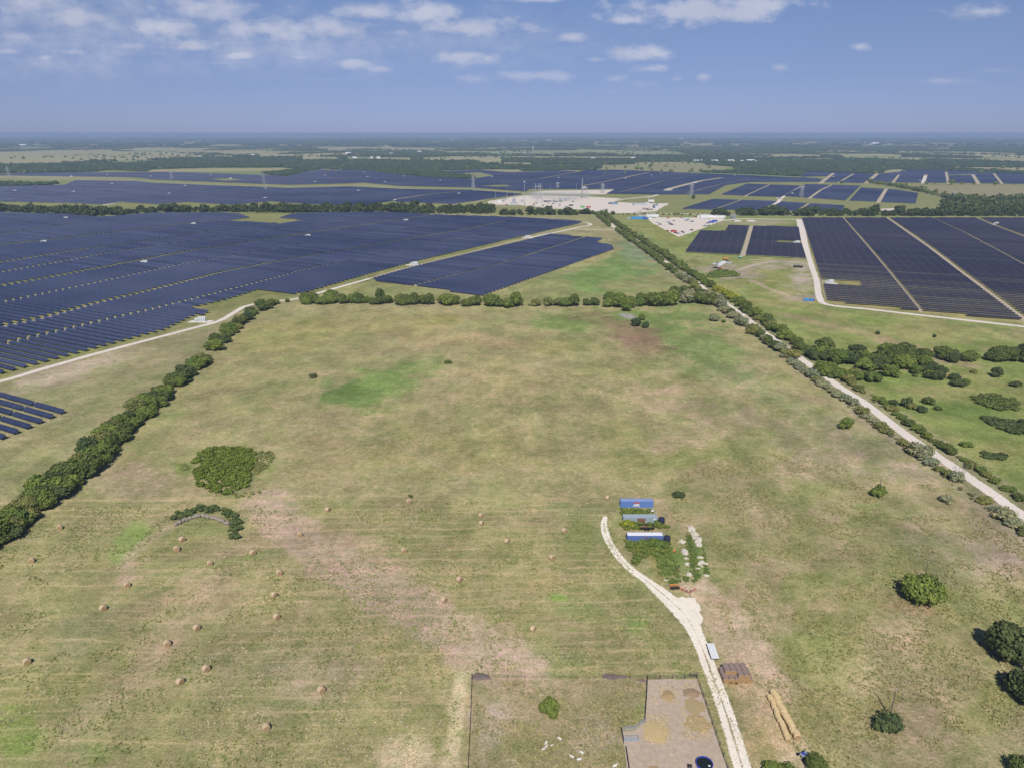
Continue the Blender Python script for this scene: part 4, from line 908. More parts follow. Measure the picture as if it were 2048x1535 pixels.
# stuff: thickets, hedgebanks, far woods
def scatter(name, label, cat, pts, size, tint, mode='crown', quads=60, parts=2, hk=1.0, mat=LEAF, jitter=.35, core=2):
    rg = np.random.RandomState(len(name) * 7 + len(pts)); V = []; Q = []; nb = 0
    cv, cq = (CS2 if core == 2 else CS3)
    if mode == 'blob':
        keep = cq
        P_ = np.array([(p[0], p[1]) for p in pts]); m = len(P_); sz = np.array([size(p) if callable(size) else size for p in pts])
        r = sz[:, None, None] * rg.uniform(.75, 1.25, (m, 1, 1)); sph = cv[None] * (1 + jitter * (rg.rand(m, len(cv), 1) - .5))
        v = sph * r * np.array([1, 1, .85 * hk]); v[:, :, 2] += r[:, :, 0] * .55 * hk; v[:, :, 0] += P_[:, 0, None]; v[:, :, 1] += P_[:, 1, None]; v[:, :, 2] = np.maximum(v[:, :, 2], 0.02)
        q = cq[None] + (np.arange(m) * len(cv))[:, None, None]
        V = v.reshape(-1, 3); Q = q.reshape(-1, 4)
    else:
        for p in pts:
            s = (size(p) if callable(size) else size) * rg.choice([.55, .8, 1.0, 1.2, 1.5]) * rg.uniform(.85, 1.15)
            v, q = crown(rg.randint(1e6), s, s * 1.45 * hk, .05, parts, quads, s * .16 if quads < 200 else s * .12); a = rg.uniform(0, 6.28); v = v + np.array([p[0], p[1], 0]); V.append(v); Q.append(q + nb); nb += len(v)
        V = np.concatenate(V); Q = np.concatenate(Q)
    o = link(name, fast(name, V, Q), None, [mat]); o.color = (*GREENS[tint], 1) if isinstance(tint, str) else (*tint, 1)
    return tag(o, label, cat, kind='stuff')
def fill(px, n, dmin=0, ground_poly=False):
    poly = px if ground_poly else GP(px); xs_ = [p[0] for p in poly]; ys_ = [p[1] for p in poly]; out = []
    rx = np.random.RandomState(n); t = 0
    while len(out) < n and t < 60:
        t += 1; a = rx.uniform(min(xs_), max(xs_), n); b = rx.uniform(min(ys_), max(ys_), n); k = inside(poly, a, b); out += list(zip(a[k], b[k]))
    return out[:n]
scatter('thicket', 'dense dark green thicket of low bushes alone in the meadow', 'thicket', fill([(395, 905), (425, 897), (480, 897), (505, 905), (512, 925), (500, 950), (490, 975), (455, 988), (420, 985), (392, 965), (388, 935)], 400), 1.4, (.125, .175, .040), quads=90, hk=.55)
scatter('low_scrub', 'thin olive scrub spreading from the east side of the thicket', 'scrub', fill([(500, 905), (545, 902), (550, 915), (530, 940), (505, 950), (508, 925)], 130) + fill([(350, 930), (372, 926), (380, 938), (362, 944)], 14) + fill([(410, 985), (520, 985), (500, 996), (430, 994)], 18), .8, 'olive', quads=26, hk=.5)
scatter('thicket', 'low dark thicket in the pasture near the east edge', 'thicket', fill([(1945, 795), (1985, 790), (2030, 805), (2045, 820), (2000, 822), (1960, 808)], 120), 1.6, 'dark', quads=60, hk=.6)
scatter('thicket', 'dark thicket cut by the east edge below the other one', 'thicket', fill([(1965, 838), (2000, 842), (2060, 850), (2080, 868), (2030, 868), (1985, 852)], 120), 1.7, 'deep', quads=60, hk=.6)
scatter('thicket', 'small dark thicket beside the bare pasture east of the lane', 'thicket', fill([(1960, 902), (2000, 908), (2030, 915), (1990, 922), (1965, 915)], 60), 1.3, 'deep', quads=50, hk=.5)
scatter('brush_mound', 'green brush mound beside the parked white trucks', 'scrub', fill([(1415, 548), (1440, 541), (1470, 545), (1478, 552), (1440, 556), (1418, 556)], 130), 2.2, 'mid', quads=50, hk=.45)
scatter('weeds', 'tall dark green weeds growing behind the arc of old bales', 'weeds', fill([(340, 1040), (350, 1028), (380, 1018), (420, 1015), (455, 1020), (475, 1032), (482, 1060), (465, 1050), (450, 1030), (400, 1024), (360, 1040)], 110) + fill([(455, 1055), (480, 1055), (475, 1078), (462, 1078)], 18), .92, (.105, .145, .060), quads=90, hk=.95)
scatter('weeds', 'bright weeds crowding the fronts of the three containers', 'weeds', fill([(1250, 1080), (1330, 1082), (1345, 1092), (1340, 1106), (1290, 1112), (1258, 1100)], 110) + fill([(1246, 1046), (1312, 1048), (1335, 1056), (1250, 1060)], 100) + fill([(1240, 1019), (1300, 1020), (1298, 1032), (1245, 1034)], 90) + fill([(1250, 1100), (1300, 1102), (1290, 1118), (1262, 1110)], 12), .75, (.14, .19, .05), quads=45, hk=.9)
scatter('weeds', 'bright green weeds between the white stone heaps', 'weeds', fill([(1300, 1100), (1345, 1095), (1360, 1150), (1390, 1160), (1345, 1170), (1320, 1150)], 130) + fill([(1372, 1060), (1384, 1075), (1392, 1110), (1400, 1160), (1385, 1165), (1380, 1110)], 120) + fill([(1405, 1090), (1415, 1140), (1420, 1150), (1410, 1150)], 30), .6, (.15, .20, .06), quads=30, hk=.6)
scatter('verge_growth', 'low grey undergrowth along both verges of the country lane', 'undergrowth', [tuple((p + Vector((-8.3 + random.uniform(-1.5, 1.5), 0, 0)))[:2]) for p in along([(1411, 583), (1497, 640), (1629, 737), (1802, 862), (2048, 1035)], 2.2, 0, .5)] + [tuple((p + Vector((8.6 + random.uniform(-2, 2), 0, 0)))[:2]) for p in along([(1411, 583), (1497, 640), (1629, 737), (1802, 862), (2048, 1035)], 3.0, 0, .5)], .9, (.13, .145, .08), quads=26, hk=.6)
lh = []
for off in (-6.2, 7.4):
    for st in (4.6, 5.4): lh += [tuple((p + Vector((off + random.uniform(-1.5, 1.5), 0, 0)))[:2]) for p in along([(1192, 428), (1201.5, 431), (1227, 453), (1242.5, 462), (1260, 474), (1276, 485), (1315, 512), (1336, 528), (1352, 539)], st, 0, .8)]
lh = [q for q in lh if not (454 < P(*q)[1] < 462 and P(*q)[0] < 1232)]
scatter('lane_hedge', 'twin hedges squeezing the far stretch of the country lane', 'hedge', lh, 3.1, 'dark', quads=110, parts=4, hk=1.05)
# tree belts in the middle distance
belt = []
def band(px, st, off=0, jit=3): return [tuple(p[:2]) for p in along(px, st, off, jit)]
for off in (-16, -6, 4, 14):
    belt += band([(-140, 424), (0, 422), (130, 426), (205, 431), (300, 424), (444, 423), (600, 424), (752, 422), (850, 425), (978, 426)], 9, off, 4)
belt = [b for b in belt if not (P(*b)[0] > 440 and random.random() < .12)]
for off in (-8, 4): belt += band([(1002, 430), (1060, 430), (1150, 429.5)], 8, off, 3)
belt += band([(540, 421), (700, 419), (900, 418), (975, 420)], 9, 10, 5)
belt += band([(1160, 428), (1180, 429)], 7, 0, 3)
for off in (-8, 2): belt += band([(1430, 432), (1500, 431), (1600, 431.5), (1700, 432), (1892, 432), (2100, 433)], 9, off, 4)
belt += band([(1440, 427), (1520, 426), (1600, 428), (1700, 428), (1800, 430), (1890, 430)], 10, 0, 6)
belt += band([(1225, 430), (1300, 430), (1430, 432)], 6, 0, 2)
big = [b for b in belt if P(*b)[0] < 1230 or P(*b)[0] > 1430]; small = [b for b in belt if not (P(*b)[0] < 1230 or P(*b)[0] > 1430)]
scatter('tree_belt', 'dark tree belt running across behind the nearest solar arrays', 'tree belt', big, lambda p: random.uniform(4.5, 7.5), (.066, .090, .038), quads=150, parts=6, hk=1.0)
scatter('hedge_bank', 'thin dark hedge behind the white site offices', 'hedge', small, 2.4, 'dark', quads=50, hk=.8)
scatter('tree_line', 'diagonal tree line running from the far arrays to the east wood', 'tree line', band([(1740, 366), (1780, 371), (1830, 381), (1880, 393), (1900, 399)], 9, 0, 3) + band([(1742, 368), (1790, 375), (1830, 383)], 10, -8, 4) + band([(1690, 368), (1850, 369), (1950, 370), (2100, 371)], 34, 0, 10), lambda p: random.uniform(4, 7), 'dark', quads=60, parts=3)
w3 = fill([(1885, 408), (1930, 401), (1990, 403), (2048, 400), (2150, 400), (2150, 431), (1892, 429)], 900)
scatter('east_wood', 'broad dark wood at the east edge beyond the large array', 'wood', w3, lambda p: random.uniform(5, 9), (.078, .104, .046), quads=46, parts=3)
rg = np.random.RandomState(3); pts = []
def wood_pts(y0, y1, sp):
    k = int((y1 - y0) / sp); out = []
    for i in range(k):
        y = y0 + i * sp; w = y * .80 + 60; m = int(2 * w / sp); x = np.linspace(-w, w, m) + rg.uniform(-.5, .5, m) * sp; yy = y + rg.uniform(-.5, .5, m) * sp
        kk = woodness(x, yy); kk &= ~(inside(WOODS[2], x, yy)); out += list(zip(x[kk], yy[kk]))
    return out
a = wood_pts(1500, 2900, 13); b = wood_pts(2900, 4600, 17); c = wood_pts(4600, 8000, 34); d = wood_pts(8000, 20000, 110)
print('wood blobs', len(a), len(b), len(c), len(d))
scatter('far_wood', 'blue green woods rolling away beyond the solar arrays', 'woods', a + b, lambda p: (random.uniform(5.5, 9.5) if p[1] < 2900 else random.uniform(7, 12)), (.056, .082, .042), 'blob', hk=.6)
scatter('farthest_wood', 'low blue woods and tree lines fading towards the skyline', 'woods', c + d, lambda p: (random.uniform(11, 20) if p[1] < 8000 else random.uniform(25, 55)), (.056, .082, .042), 'blob', hk=.30)
def tufts(name, label, cat, n, px, size, tint, thr, seed):
    rg = np.random.RandomState(seed); poly = GP(px); a = np.array(poly); x = rg.uniform(a[:, 0].min(), a[:, 0].max(), n * 5); y = rg.uniform(a[:, 1].min(), a[:, 1].max(), n * 5)
    k = inside(poly, x, y) & (fbm(x, y, 30, seed, 4) * .6 + vn(x, y, 5, seed + 1) * .4 > thr); x, y = x[k][:n], y[k][:n]; m = len(x); Vs = []
    for j in range(5):
        t = rg.uniform(0, 6.28, m); s = size * rg.uniform(.5, 1.3, m); h = s * rg.uniform(.35, .8, m); ox, oy = rg.normal(0, size * .35, (2, m)); c, sn = np.cos(t), np.sin(t); lx, ly = rg.normal(0, .35, (2, m)) * s
        z0 = np.zeros(m); q = np.stack([np.stack([x + ox - c * s * .5, y + oy - sn * s * .5, z0 + .01], 1), np.stack([x + ox + c * s * .5, y + oy + sn * s * .5, z0 + .01], 1), np.stack([x + ox + c * s * .42 + lx, y + oy + sn * s * .42 + ly, h], 1), np.stack([x + ox - c * s * .38 + lx, y + oy - sn * s * .38 + ly, h * .9], 1)], 1); Vs.append(q.reshape(-1, 3))
    V = np.concatenate(Vs); o = link(name, fast(name, V, np.arange(len(V)).reshape(-1, 4)), None, [LEAF]); o.color = (*tint, 1); tag(o, label, cat, kind='stuff')
tufts('weed_tufts', 'small green weed tufts dotting the mown hay field', 'weeds', 8000, [(-100, 1040), (60, 1015), (800, 1000), (1190, 1000), (1290, 1190), (1390, 1300), (1400, 1350), (930, 1350), (900, 1600), (-400, 1600)], .36, (.23, .27, .11), .54, 21)
tufts('dry_tufts', 'pale dry grass tufts among the stubble of the hay field', 'dry grass', 7000, [(-100, 1040), (60, 1015), (800, 1000), (1190, 1000), (1290, 1190), (1390, 1300), (1400, 1350), (930, 1350), (900, 1600), (-400, 1600)], .32, (.46, .40, .29), .56, 22)
tufts('meadow_tufts', 'rough grass tufts over the east side of the open meadow', 'grass', 12000, [(1400, 1150), (1250, 990), (1500, 900), (1850, 960), (2100, 1120), (2200, 1600), (1650, 1600), (1480, 1300)], .36, (.25, .26, .135), .51, 23)
tufts('paddock_tufts', 'short tufts grazed down across the front paddock', 'grass', 3500, [(948, 1362), (1290, 1362), (1246, 1470), (1250, 1600), (936, 1600)], .30, (.30, .29, .16), .52, 24)
for i_, (pl, n_, sz_) in enumerate([([(1283, 1428), (1340, 1430), (1345, 1490), (1290, 1486)], 260, .24), ([(1315, 1370), (1360, 1370), (1362, 1410), (1318, 1412)], 120, .22), ([(1362, 1365), (1400, 1366), (1425, 1480), (1365, 1480)], 300, .22), ([(1296, 1360), (1392, 1360), (1440, 1530), (1262, 1530)], 200, .2), ([(1400, 1340), (1520, 1340), (1560, 1480), (1490, 1500), (1440, 1420)], 400, .26)]):
    tufts('straw_litter', ['straw strewn round the widest hay pile', 'straw strewn round the tawny hay pile', 'straw strewn over the east side of the corral', 'loose straw wisps across the corral dirt', 'loose straw wisps between the drive and the golden bales'][i_], 'straw', n_, pl, sz_, (.46, .40, .28), .42, 40 + i_)
# scattered field trees far off
x = rg.uniform(-4200, 4200, 2600); y = rg.uniform(2500, 6000, 2600); k = (np.abs(x) < y * .8) & (fbm(x, y, 500, 55, 2) > .5)
scatter('far_field_trees', 'scattered single trees dotting the distant pale fields', 'field trees', list(zip(x[k], y[k])), lambda p: random.uniform(4, 8), 'dark', 'blob')
#%%PART2
# ------------------------------------------------------------------ paints
PAINT = objcolor('vehicle_paint', .35, .5, .08)
GLASSM = simple('dark_glass', (.02, .025, .03), .1, .6, 0, .05)
TYRE = simple('tyre_rubber', (.02, .02, .02), .9, .2, 0, .1)
WHITE = simple('white_paint', (.72, .73, .73), .6, .3, 0, .08, .6)
GREYP = simple('grey_paint', (.34, .38, .42), .6, .3, 0, .12, .6)
RUST = simple('rusty_metal', (.20, .10, .07), .9, .2, 0, .35, 2)
NAVY = simple('navy_plastic', (.022, .026, .065), .55, .4, 0, .12, .8)
BLACK = simple('black_plastic', (.02, .02, .022), .6, .3, 0, .1)
ORANGE = simple('orange_paint', (.62, .27, .08), .6, .3, 0, .2)
RED = simple('red_paint', (.55, .08, .05), .6, .3, 0, .2)
CONC = simple('concrete', (.55, .53, .49), .9, .1, 0, .12)
WOOD = simple('grey_wood', (.17, .14, .11), .95, .1, 0, .3, 2)
BLUE_T = simple('blue_tarp', (.06, .30, .62), .5, .3, 0, .1)
BLUE_E = simple('blue_enamel', (.05, .08, .42), .45, .4, 0, .12)
STONE = simple('limestone', alb(208, 200, 184), .95, .05, 0, .16, 1.2)
WATER = simple('tank_water', (.015, .02, .02), .08, .5, 0, .1)
HIDE = simple('cream_fleece', (.66, .62, .54), .9, .1, 0, .12, 2)
def straw(name, c1, c2):
    m = MT(name, .95, .05); p = m.pos('Object', (1, 1, 1)); n = m.noise(3.2, 6, .75, p); n2 = m.noise(.9, 3, .5, p)
    m.col(m.mix(m.rng(n, .3, .7), c1, c2)); m.bump(n, .7, .12); return m.m
STRAW = straw('straw', alb(180, 156, 126), alb(214, 192, 160))
STRAW_E = straw('straw_end', alb(150, 122, 92), alb(196, 168, 130))
OLDHAY = straw('weathered_hay', alb(122, 104, 98), alb(172, 152, 142))
OLDEND = straw('weathered_hay_end', alb(140, 108, 74), alb(198, 166, 118))
GREYHAY = straw('rotten_hay', alb(120, 112, 104), alb(176, 166, 154))
def balemesh(r, w, seed, mats):
    rg = np.random.RandomState(seed); n = 26; V = []; F_ = []; mi = []
    prof = [(-.5, .0), (-.5, .55), (-.5, .88), (-.44, 1.0), (-.2, 1.02), (.1, 1.0), (.3, 1.02), (.44, 1.0), (.5, .88), (.5, .55), (.5, .0)]
    for x, k in prof:
        for j in range(n):
            a = 2 * math.pi * j / n; rr = r * k * (1 + rg.uniform(-.025, .025)); z = r + rr * math.sin(a); z = max(z, .0) if k < .9 else max(z, 0.02)
            V.append((x * w * (1 + rg.uniform(-.02, .02)), rr * math.cos(a) * 1.03, z * .97))
    for i in range(len(prof) - 1):
        for j in range(n):
            F_.append((i * n + j, (i + 1) * n + j, (i + 1) * n + (j + 1) % n, i * n + (j + 1) % n)); mi.append(1 if i in (0, 1, len(prof) - 2, len(prof) - 3) else 0)
    me = bpy.data.meshes.new('bale'); me.from_pydata(V, [], F_); me.update(); me.polygons.foreach_set('material_index', mi)
    for m in mats: me.materials.append(m)
    return me
BALES = [balemesh(.88, 1.25, i, [STRAW, STRAW_E]) for i in range(4)]
def bale(me, p, rz, label, group, z=0, s=1, name='hay_bale'):
    o = bpy.data.objects.new(name, me); C.objects.link(o); o.location = (p[0], p[1], z); o.rotation_euler = (0, 0, rz); o.scale = (s,) * 3
    return tag(o, label, 'hay bale', group)
g1 = 'round bales scattered over the mown field'
for i, (x, y, l) in enumerate([(64, 1124, 'round bale nearest the west hedgerow end, low at the west edge'), (120, 1058, 'round bale just below the west hedgerow, topmost on that side'), (255, 1173, 'round bale left of the curved pale mowing line'), (207, 1220, 'round bale below and left of the curved mowing line'),
    (55, 1327, 'round bale by the bright weeds near the west edge'), (335, 1291, 'middle round bale of the slanting three below the weed arc'), (394, 1259, 'upper round bale of the slanting three below the weed arc'), (413, 1341, 'upper round bale of the close pair in the green weeds'), (361, 1367, 'lower round bale of the close pair in the green weeds'),
    (643, 1384, 'round bale on the pale worn patch right of the close pair'), (533, 1459, 'nearest round bale, alone low in the mown field'), (365, 1082, 'round bale inside the weed arc, the farther of two'), (354, 1101, 'round bale inside the weed arc, the nearer of two'), (420, 1130, 'round bale below the open side of the weed arc'),
    (506, 1109, 'round bale right of the open side of the weed arc'), (559, 1149, 'topmost of three round bales in a column mid field'), (549, 1193, 'middle of three round bales in a column mid field'), (554, 1237, 'lowest of three round bales in a column mid field'), (600, 1072, 'round bale on the pale track right of the weed arc'),
    (656, 1022, 'round bale just below the thicket corner near the mown edge'), (818, 1006, 'round bale close to the sapling on the mown edge'), (962, 1034, 'farther of two round bales almost touching, left of the containers'), (963, 1049, 'nearer of two round bales almost touching, left of the containers'), (1014, 1085, 'round bale halfway between the touching two and the drive'),
    (808, 1104, 'round bale alone in the middle of the mown field'), (919, 1162, 'farther round bale of two beside the long worn track'), (888, 1203, 'nearer round bale of two beside the long worn track'), (1066, 1261, 'round bale alone above the front paddock'), (1104, 1118, 'round bale nearest the bend of the stony drive'), (1129, 1065, 'round bale left of the loop end of the drive'), (1215, 998, 'round pinkish bale just behind the blue lettered container')]):
    bale(BALES[i % 4], G(x, y), random.uniform(-1.25, -.45), l, g1, s=random.uniform(.93, 1.06))
GOLDB = straw('golden_straw', alb(200, 174, 128), alb(236, 212, 164))
BR = [balemesh(.86, 1.5, 20 + i, [GOLDB, STRAW_E]) for i in range(3)]; BL = [balemesh(.62, 1.42, 30 + i, [GOLDB, STRAW_E]) for i in range(3)]
for a, b, lib, w, nm in ((G(1595, 1480), G(1544, 1384), BR, 1.45, 'the wide bale row'), (G(1577, 1484), G(1537, 1390), BL, 1.36, 'the slim bale row beside it')):
    L = (b - a).length; n = int(L / w); d = (b - a).normalized(); rz = math.atan2(d.y, d.x)
    for k in range(n):
        bale(lib[k % 3], a + d * (w * (k + .5)) + Vector((random.uniform(-.12, .12), 0, 0)), rz + random.uniform(-.09, .09), f"golden round bale in {nm}, {nth(k + 1)} from the near end", 'golden bales set end to end in two rows', s=random.uniform(.92, 1.05))
OB = [balemesh(.78, 1.5, 40 + i, [OLDHAY, OLDEND]) for i in range(4)]
o0 = G(1476, 1366)
for layer in range(2):
    for c in range(5 - layer):
        for k in range(3):
            if layer and k == 0 and c in (0, 1): continue
            x = o0.x + (c - 2 + layer * .5) * 1.46; y = o0.y + .8 + k * 1.52
            bale(OB[(c + k) % 4], (x, y), R(90) + random.uniform(-.05, .05), f"brown weathered bale, {'upper' if layer else 'lower'} layer of the stack, {nth(c + 1)} column from west, {('front', 'middle', 'back')[k]}", 'weathered bales piled in the stack by the drive', z=layer * 1.18)
mb = MB()
for k in range(9): a = random.uniform(0, 6.28); mb.box((random.uniform(-1.2, 1.2), random.uniform(-.3, .6), .15), (random.uniform(.4, 1.1), random.uniform(.3, .7), .3), a)
o = mb.build('loose_hay', OLDEND, None, (o0.x - 1.2, o0.y - .3, 0), 0, .05); tag(o, 'loose hay spilled at the front of the weathered bale stack', 'loose hay', kind='stuff')
GB = [balemesh(.75, 1.4, 60 + i, [GREYHAY, GREYHAY]) for i in range(3)]
arcp = resample(smooth([G(352, 1050), G(368, 1042), G(385, 1036), G(402, 1032), G(422, 1036), G(440, 1040), G(456, 1050)], 5), 1.9)
for i, p in enumerate(arcp):
    if 8 < i < 20 and i % 5 == 0: continue
    bale(GB[i % 3], p + Vector((0, random.uniform(-.5, .3), 0)), random.uniform(-.6, .6), f"grey rotten bale in the weedy arc, {nth(i + 1)} from the west tip", 'rotten bales in the weedy arc', s=random.uniform(.7, .98), name='old_hay_bale')

# ------------------------------------------------------------------ containers
def corr_side(mb, L, h, y, out, z0):
    n = int(L / .28); dx = L / n; pts = []
    for i in range(n):
        x = -L / 2 + i * dx; pts += [(x, 0), (x + dx * .3, 0), (x + dx * .5, .04), (x + dx * .8, .04)]
    pts.append((L / 2, 0)); vs = [(x, y + out * (d - .04), z) for z in (z0, z0 + h) for x, d in pts]; m = len(pts)
    mb.add(vs, [(i, i + 1, m + i + 1, m + i) if out < 0 else (i + 1, i, m + i, m + i + 1) for i in range(m - 1)])
def container(px, rz, side, roof, label, L=12.19):
    r = empty('shipping_container', (px[0], px[1] + 1.22, 0), rz); Hh = 2.6; W = 2.44
    mb = MB(); corr_side(mb, L - .3, Hh - .34, -W / 2, -1, .18); corr_side(mb, L - .3, Hh - .34, W / 2, 1, .18)
    mb.box((-L / 2 + .06, 0, Hh / 2), (.04, W - .3, Hh - .3)); mb.box((0, 0, .2), (L - .3, W - .12, .06)); mb.build('wall', side, r)
    mb = MB()
    for sx in (-1, 1):
        for sy in (-1, 1): mb.box((sx * (L / 2 - .08), sy * (W / 2 - .08), Hh / 2 - .004), (.16, .16, Hh - .02))
    for sy in (-1, 1):
        for z in (.09, Hh - .08): mb.box((0, sy * (W / 2 - .07), z), (L - .33, .13, .15))
    for sx in (-1, 1):
        for z in (.09, Hh - .08): mb.box((sx * (L / 2 - .07), 0, z), (.13, W - .33, .15))
    mb.build('frame', side, r)
    mb = MB(); n = 42
    for i in range(n): x = -L / 2 + .2 + (L - .4) * (i + .5) / n; mb.box((x, 0, Hh - .03), ((L - .4) / n * .62, W - .26, .035))
    mb.box((0, 0, Hh - .055), (L - .2, W - .2, .03)); mb.build('roof', roof, r)
    for sy in (-1, 1):
        d = MB().box((L / 2 - .02, sy * .56, Hh / 2), (.06, 1.06, Hh - .32)).build('door', side, r)
        mb = MB()
        for q in (-.25, .25): mb.bar((L / 2 + .04, sy * .56 + q, .2), (L / 2 + .04, sy * .56 + q, Hh - .2), .025)
        mb.build('lock_bar', STEEL, d)
    return tag(r, label, 'shipping container')
SBLUE = simple('faded_blue_paint', (.12, .22, .50), .6, .3, 0, .10, .7); SBLUER = simple('faded_blue_roof', (.26, .34, .56), .7, .3, 0, .14, .5)
SGREY = simple('grey_blue_paint', (.30, .37, .42), .6, .3, 0, .10, .7); SGREYR = simple('grey_roof', (.36, .42, .46), .7, .3, 0, .14, .5)
SDEEP = simple('deep_blue_paint', (.11, .17, .42), .6, .3, 0, .12, .7); SWHITE = simple('white_roof', (.78, .79, .82), .7, .3, 0, .06, .5)
def text(body, size, mat, parent, loc, rot=(R(90), 0, 0), name='logo'):
    cu = bpy.data.curves.new('lettering', 'FONT'); cu.body = body; cu.size = size; cu.extrude = .012; cu.align_x = 'CENTER'; cu.offset = .06 * size; cu.shear = .25
    t = bpy.data.objects.new('tmp', cu); C.objects.link(t); dg = bpy.context.evaluated_depsgraph_get(); me = bpy.data.meshes.new_from_object(t.evaluated_get(dg)); bpy.data.objects.remove(t)
    o = link(name, me, parent, [mat]); o.location = loc; o.rotation_euler = rot; return o
c1 = container(G(1273.5, 1014.5), 0, SBLUE, SBLUER, 'faded blue shipping container with white letters under a red bar, farthest of three')
text('APL', 1.45, WHITE, c1, (-.2, -1.245, .62)); MB().box((-.1, -1.235, 2.02), (2.5, .03, .46)).build('logo_bar', RED, c1)
c2 = container(G(1280.5, 1047), 0, SGREY, SGREYR, 'grey shipping container with a rust brown side door, middle of three')
d = MB().box((.3, -1.24, 1.2), (2.9, .06, 2.1)).build('side_door', RUST, c2); MB().box((-1.35, -1.25, .75), (.2, .05, .9)).box((1.95, -1.25, .75), (.2, .05, .9)).build('door_post', WHITE, d)
MB().box((5.0, -1.235, 1.95), (.9, .04, .5)).build('vent_panel', WHITE, c2)
c3 = container(G(1290, 1084), 0, SDEEP, SWHITE, 'deep blue shipping container with a bright white roof, nearest of three')
MB().box((.2, -1.235, 1.9), (1.7, .03, .4)).build('logo_bar', RUST, c3)
def tank(p, label):
    o = empty('water_tank', p); MB().lathe([(1.15, 0), (1.18, .1), (1.15, .55), (1.18, .62), (1.15, 1.1), (1.18, 1.18), (1.15, 1.7), (1.16, 1.95), (1.05, 2.15), (.45, 2.35), (.42, 2.4), (.1, 2.42)], n=28).build('shell', NAVY, o)
    MB().lathe([(.30, 2.39), (.32, 2.5), (.1, 2.53)], n=16).build('lid', BLACK, o); return tag(o, label, 'water tank')
tank(G(1322.5, 1046), 'round navy water tank at the east end of the grey container'); tank(G(1333.5, 1083), 'round navy water tank at the east end of the white roofed container')
# black dump trailer
r = empty('dump_trailer', G(1292.5, 1057), 0.0)
mb = MB(); L, W = 5.2, 2.3
for sy in (-1, 1): mb.box((0, sy * W / 2, 1.25), (L, .08, .14)); mb.box((0, sy * W / 2, .95), (L - .1, .05, .5))
for sx in (-1, 1): mb.box((sx * L / 2, 0, 1.25), (.08, W + .08, .14)); mb.box((sx * L / 2, 0, .95), (.05, W - .1, .5))
for i in range(7): x = -L / 2 + L * i / 6; mb.box((x * .99, -W / 2 - .05, 1.0), (.08, .06, .6)); mb.box((x * .99, W / 2 + .05, 1.0), (.08, .06, .6))
mb.build('rail_body', BLACK, r, bevel=.01); MB().box((0, 0, .72), (L - .1, W - .1, .06)).build('deck', RUST, r)
for sx in (-.6, .45):
    for sy in (-1, 1): MB().wheel((sx, sy * 1.22, .38), .38, .24).build('wheel', TYRE, r)
MB().bar((-L / 2, .5, .6), (-L / 2 - 1.3, 0, .55), .05).bar((-L / 2, -.5, .6), (-L / 2 - 1.3, 0, .55), .05).build('drawbar', BLACK, r)
tag(r, 'black railed trailer with a rusty deck in front of the grey container', 'trailer')
# small blue cart
r = empty('utility_cart', G(1301.5, 1023), R(-6))
MB().box((-.75, 0, .5), (.6, 1.1, .5)).box((-.7, 0, .85), (.45, .9, .3)).build('hood', BLUE_E, r, bevel=.06); MB().box((.45, 0, .55), (1.0, 1.15, .28)).box((.9, 0, .8), (.1, 1.15, .3)).build('bed', WHITE, r, bevel=.03)
MB().box((-.15, 0, .7), (.45, .9, .15)).box((-.0, 0, .95), (.12, .9, .45)).build('seat', BLACK, r, bevel=.04)
for sx in (-.7, .7):
    for sy in (-1, 1): MB().wheel((sx, sy * .55, .28), .28, .2).build('wheel', TYRE, r)
MB().bar((-.4, .2, .8), (-.25, .2, 1.1), .03).build('steering_column', BLACK, r)
tag(r, 'small blue and white utility cart parked before the lettered container', 'utility cart')
# loading trough bits: seed sweeper, rake, frame, machine
r = empty('roller_implement', G(1349, 1176), R(3))
MB().bar((-1.4, -.45, .5), (1.4, -.35, .5), .42, n=16).build('roller', BLACK, r); MB().box((0, .35, .75), (3.0, .14, .14)).box((-1.45, 0, .7), (.12, .9, .12)).box((1.45, 0, .7), (.12, .9, .12)).box((0, .75, .95), (2.6, .5, .1)).bar((1.5, .1, .7), (1.9, -1.8, .35), .07).build('frame', ORANGE, r)
tag(r, 'orange framed implement with a black roller beside the drive head', 'farm implement')
r = empty('hay_rake', G(1378, 1184), 0)
for s in (-1, 1):
    MB().bar((0, -.9, .7), (s * 2.1, .9, .75), .09).build('arm', RED, r)
    for k in range(4):
        t = .3 + .2 * k; c = Vector((s * 2.1 * t + s * .1, -.9 + 1.8 * t + .25, .6)); w = MB(); n = 12
        w.bar(c - Vector((0, .02, 0)), c + Vector((0, .02, 0)), .22, n=10)
        for j in range(n): a = 6.283 * j / n; w.bar(c, c + Vector((math.cos(a) * .62 * s, 0.25 * math.cos(a), math.sin(a) * .6)), .02, n=4)
        w.build('rake_wheel', RED if k > 1 else STEEL, r)
MB().bar((0, -.9, .6), (0, -2.1, .45), .08).bar((-.2, -.7, .6), (-.5, .9, .5), .05).bar((.2, -.7, .6), (.5, .9, .5), .05).build('drawbar', STEEL, r)
for s in (-1, 1): MB().wheel((s * .6, .5, .3), .3, .18).build('wheel', TYRE, r)
tag(r, 'red wheel hay rake folded in a V at the head of the drive', 'hay rake')
r = empty('metal_frame', G(1355, 1143), R(-10)); w = MB()
for a, b in (((-.9, 0, 0), (-.1, .2, 1.7)), ((.8, 0, 0), (.1, .2, 1.7)), ((-.55, 0, .7), (.5, 0, .7)), ((-1.6, -.3, .1), (1.0, .2, .2)), ((0, .2, 1.6), (0, 1.4, 0)), ((-1.7, .3, .15), (-.4, -.4, .4))): w.bar(a, b, .07, n=6)
w.build('frame', RUST, r); tag(r, 'rusty A-shaped metal frame standing among the green weeds', 'metal frame')
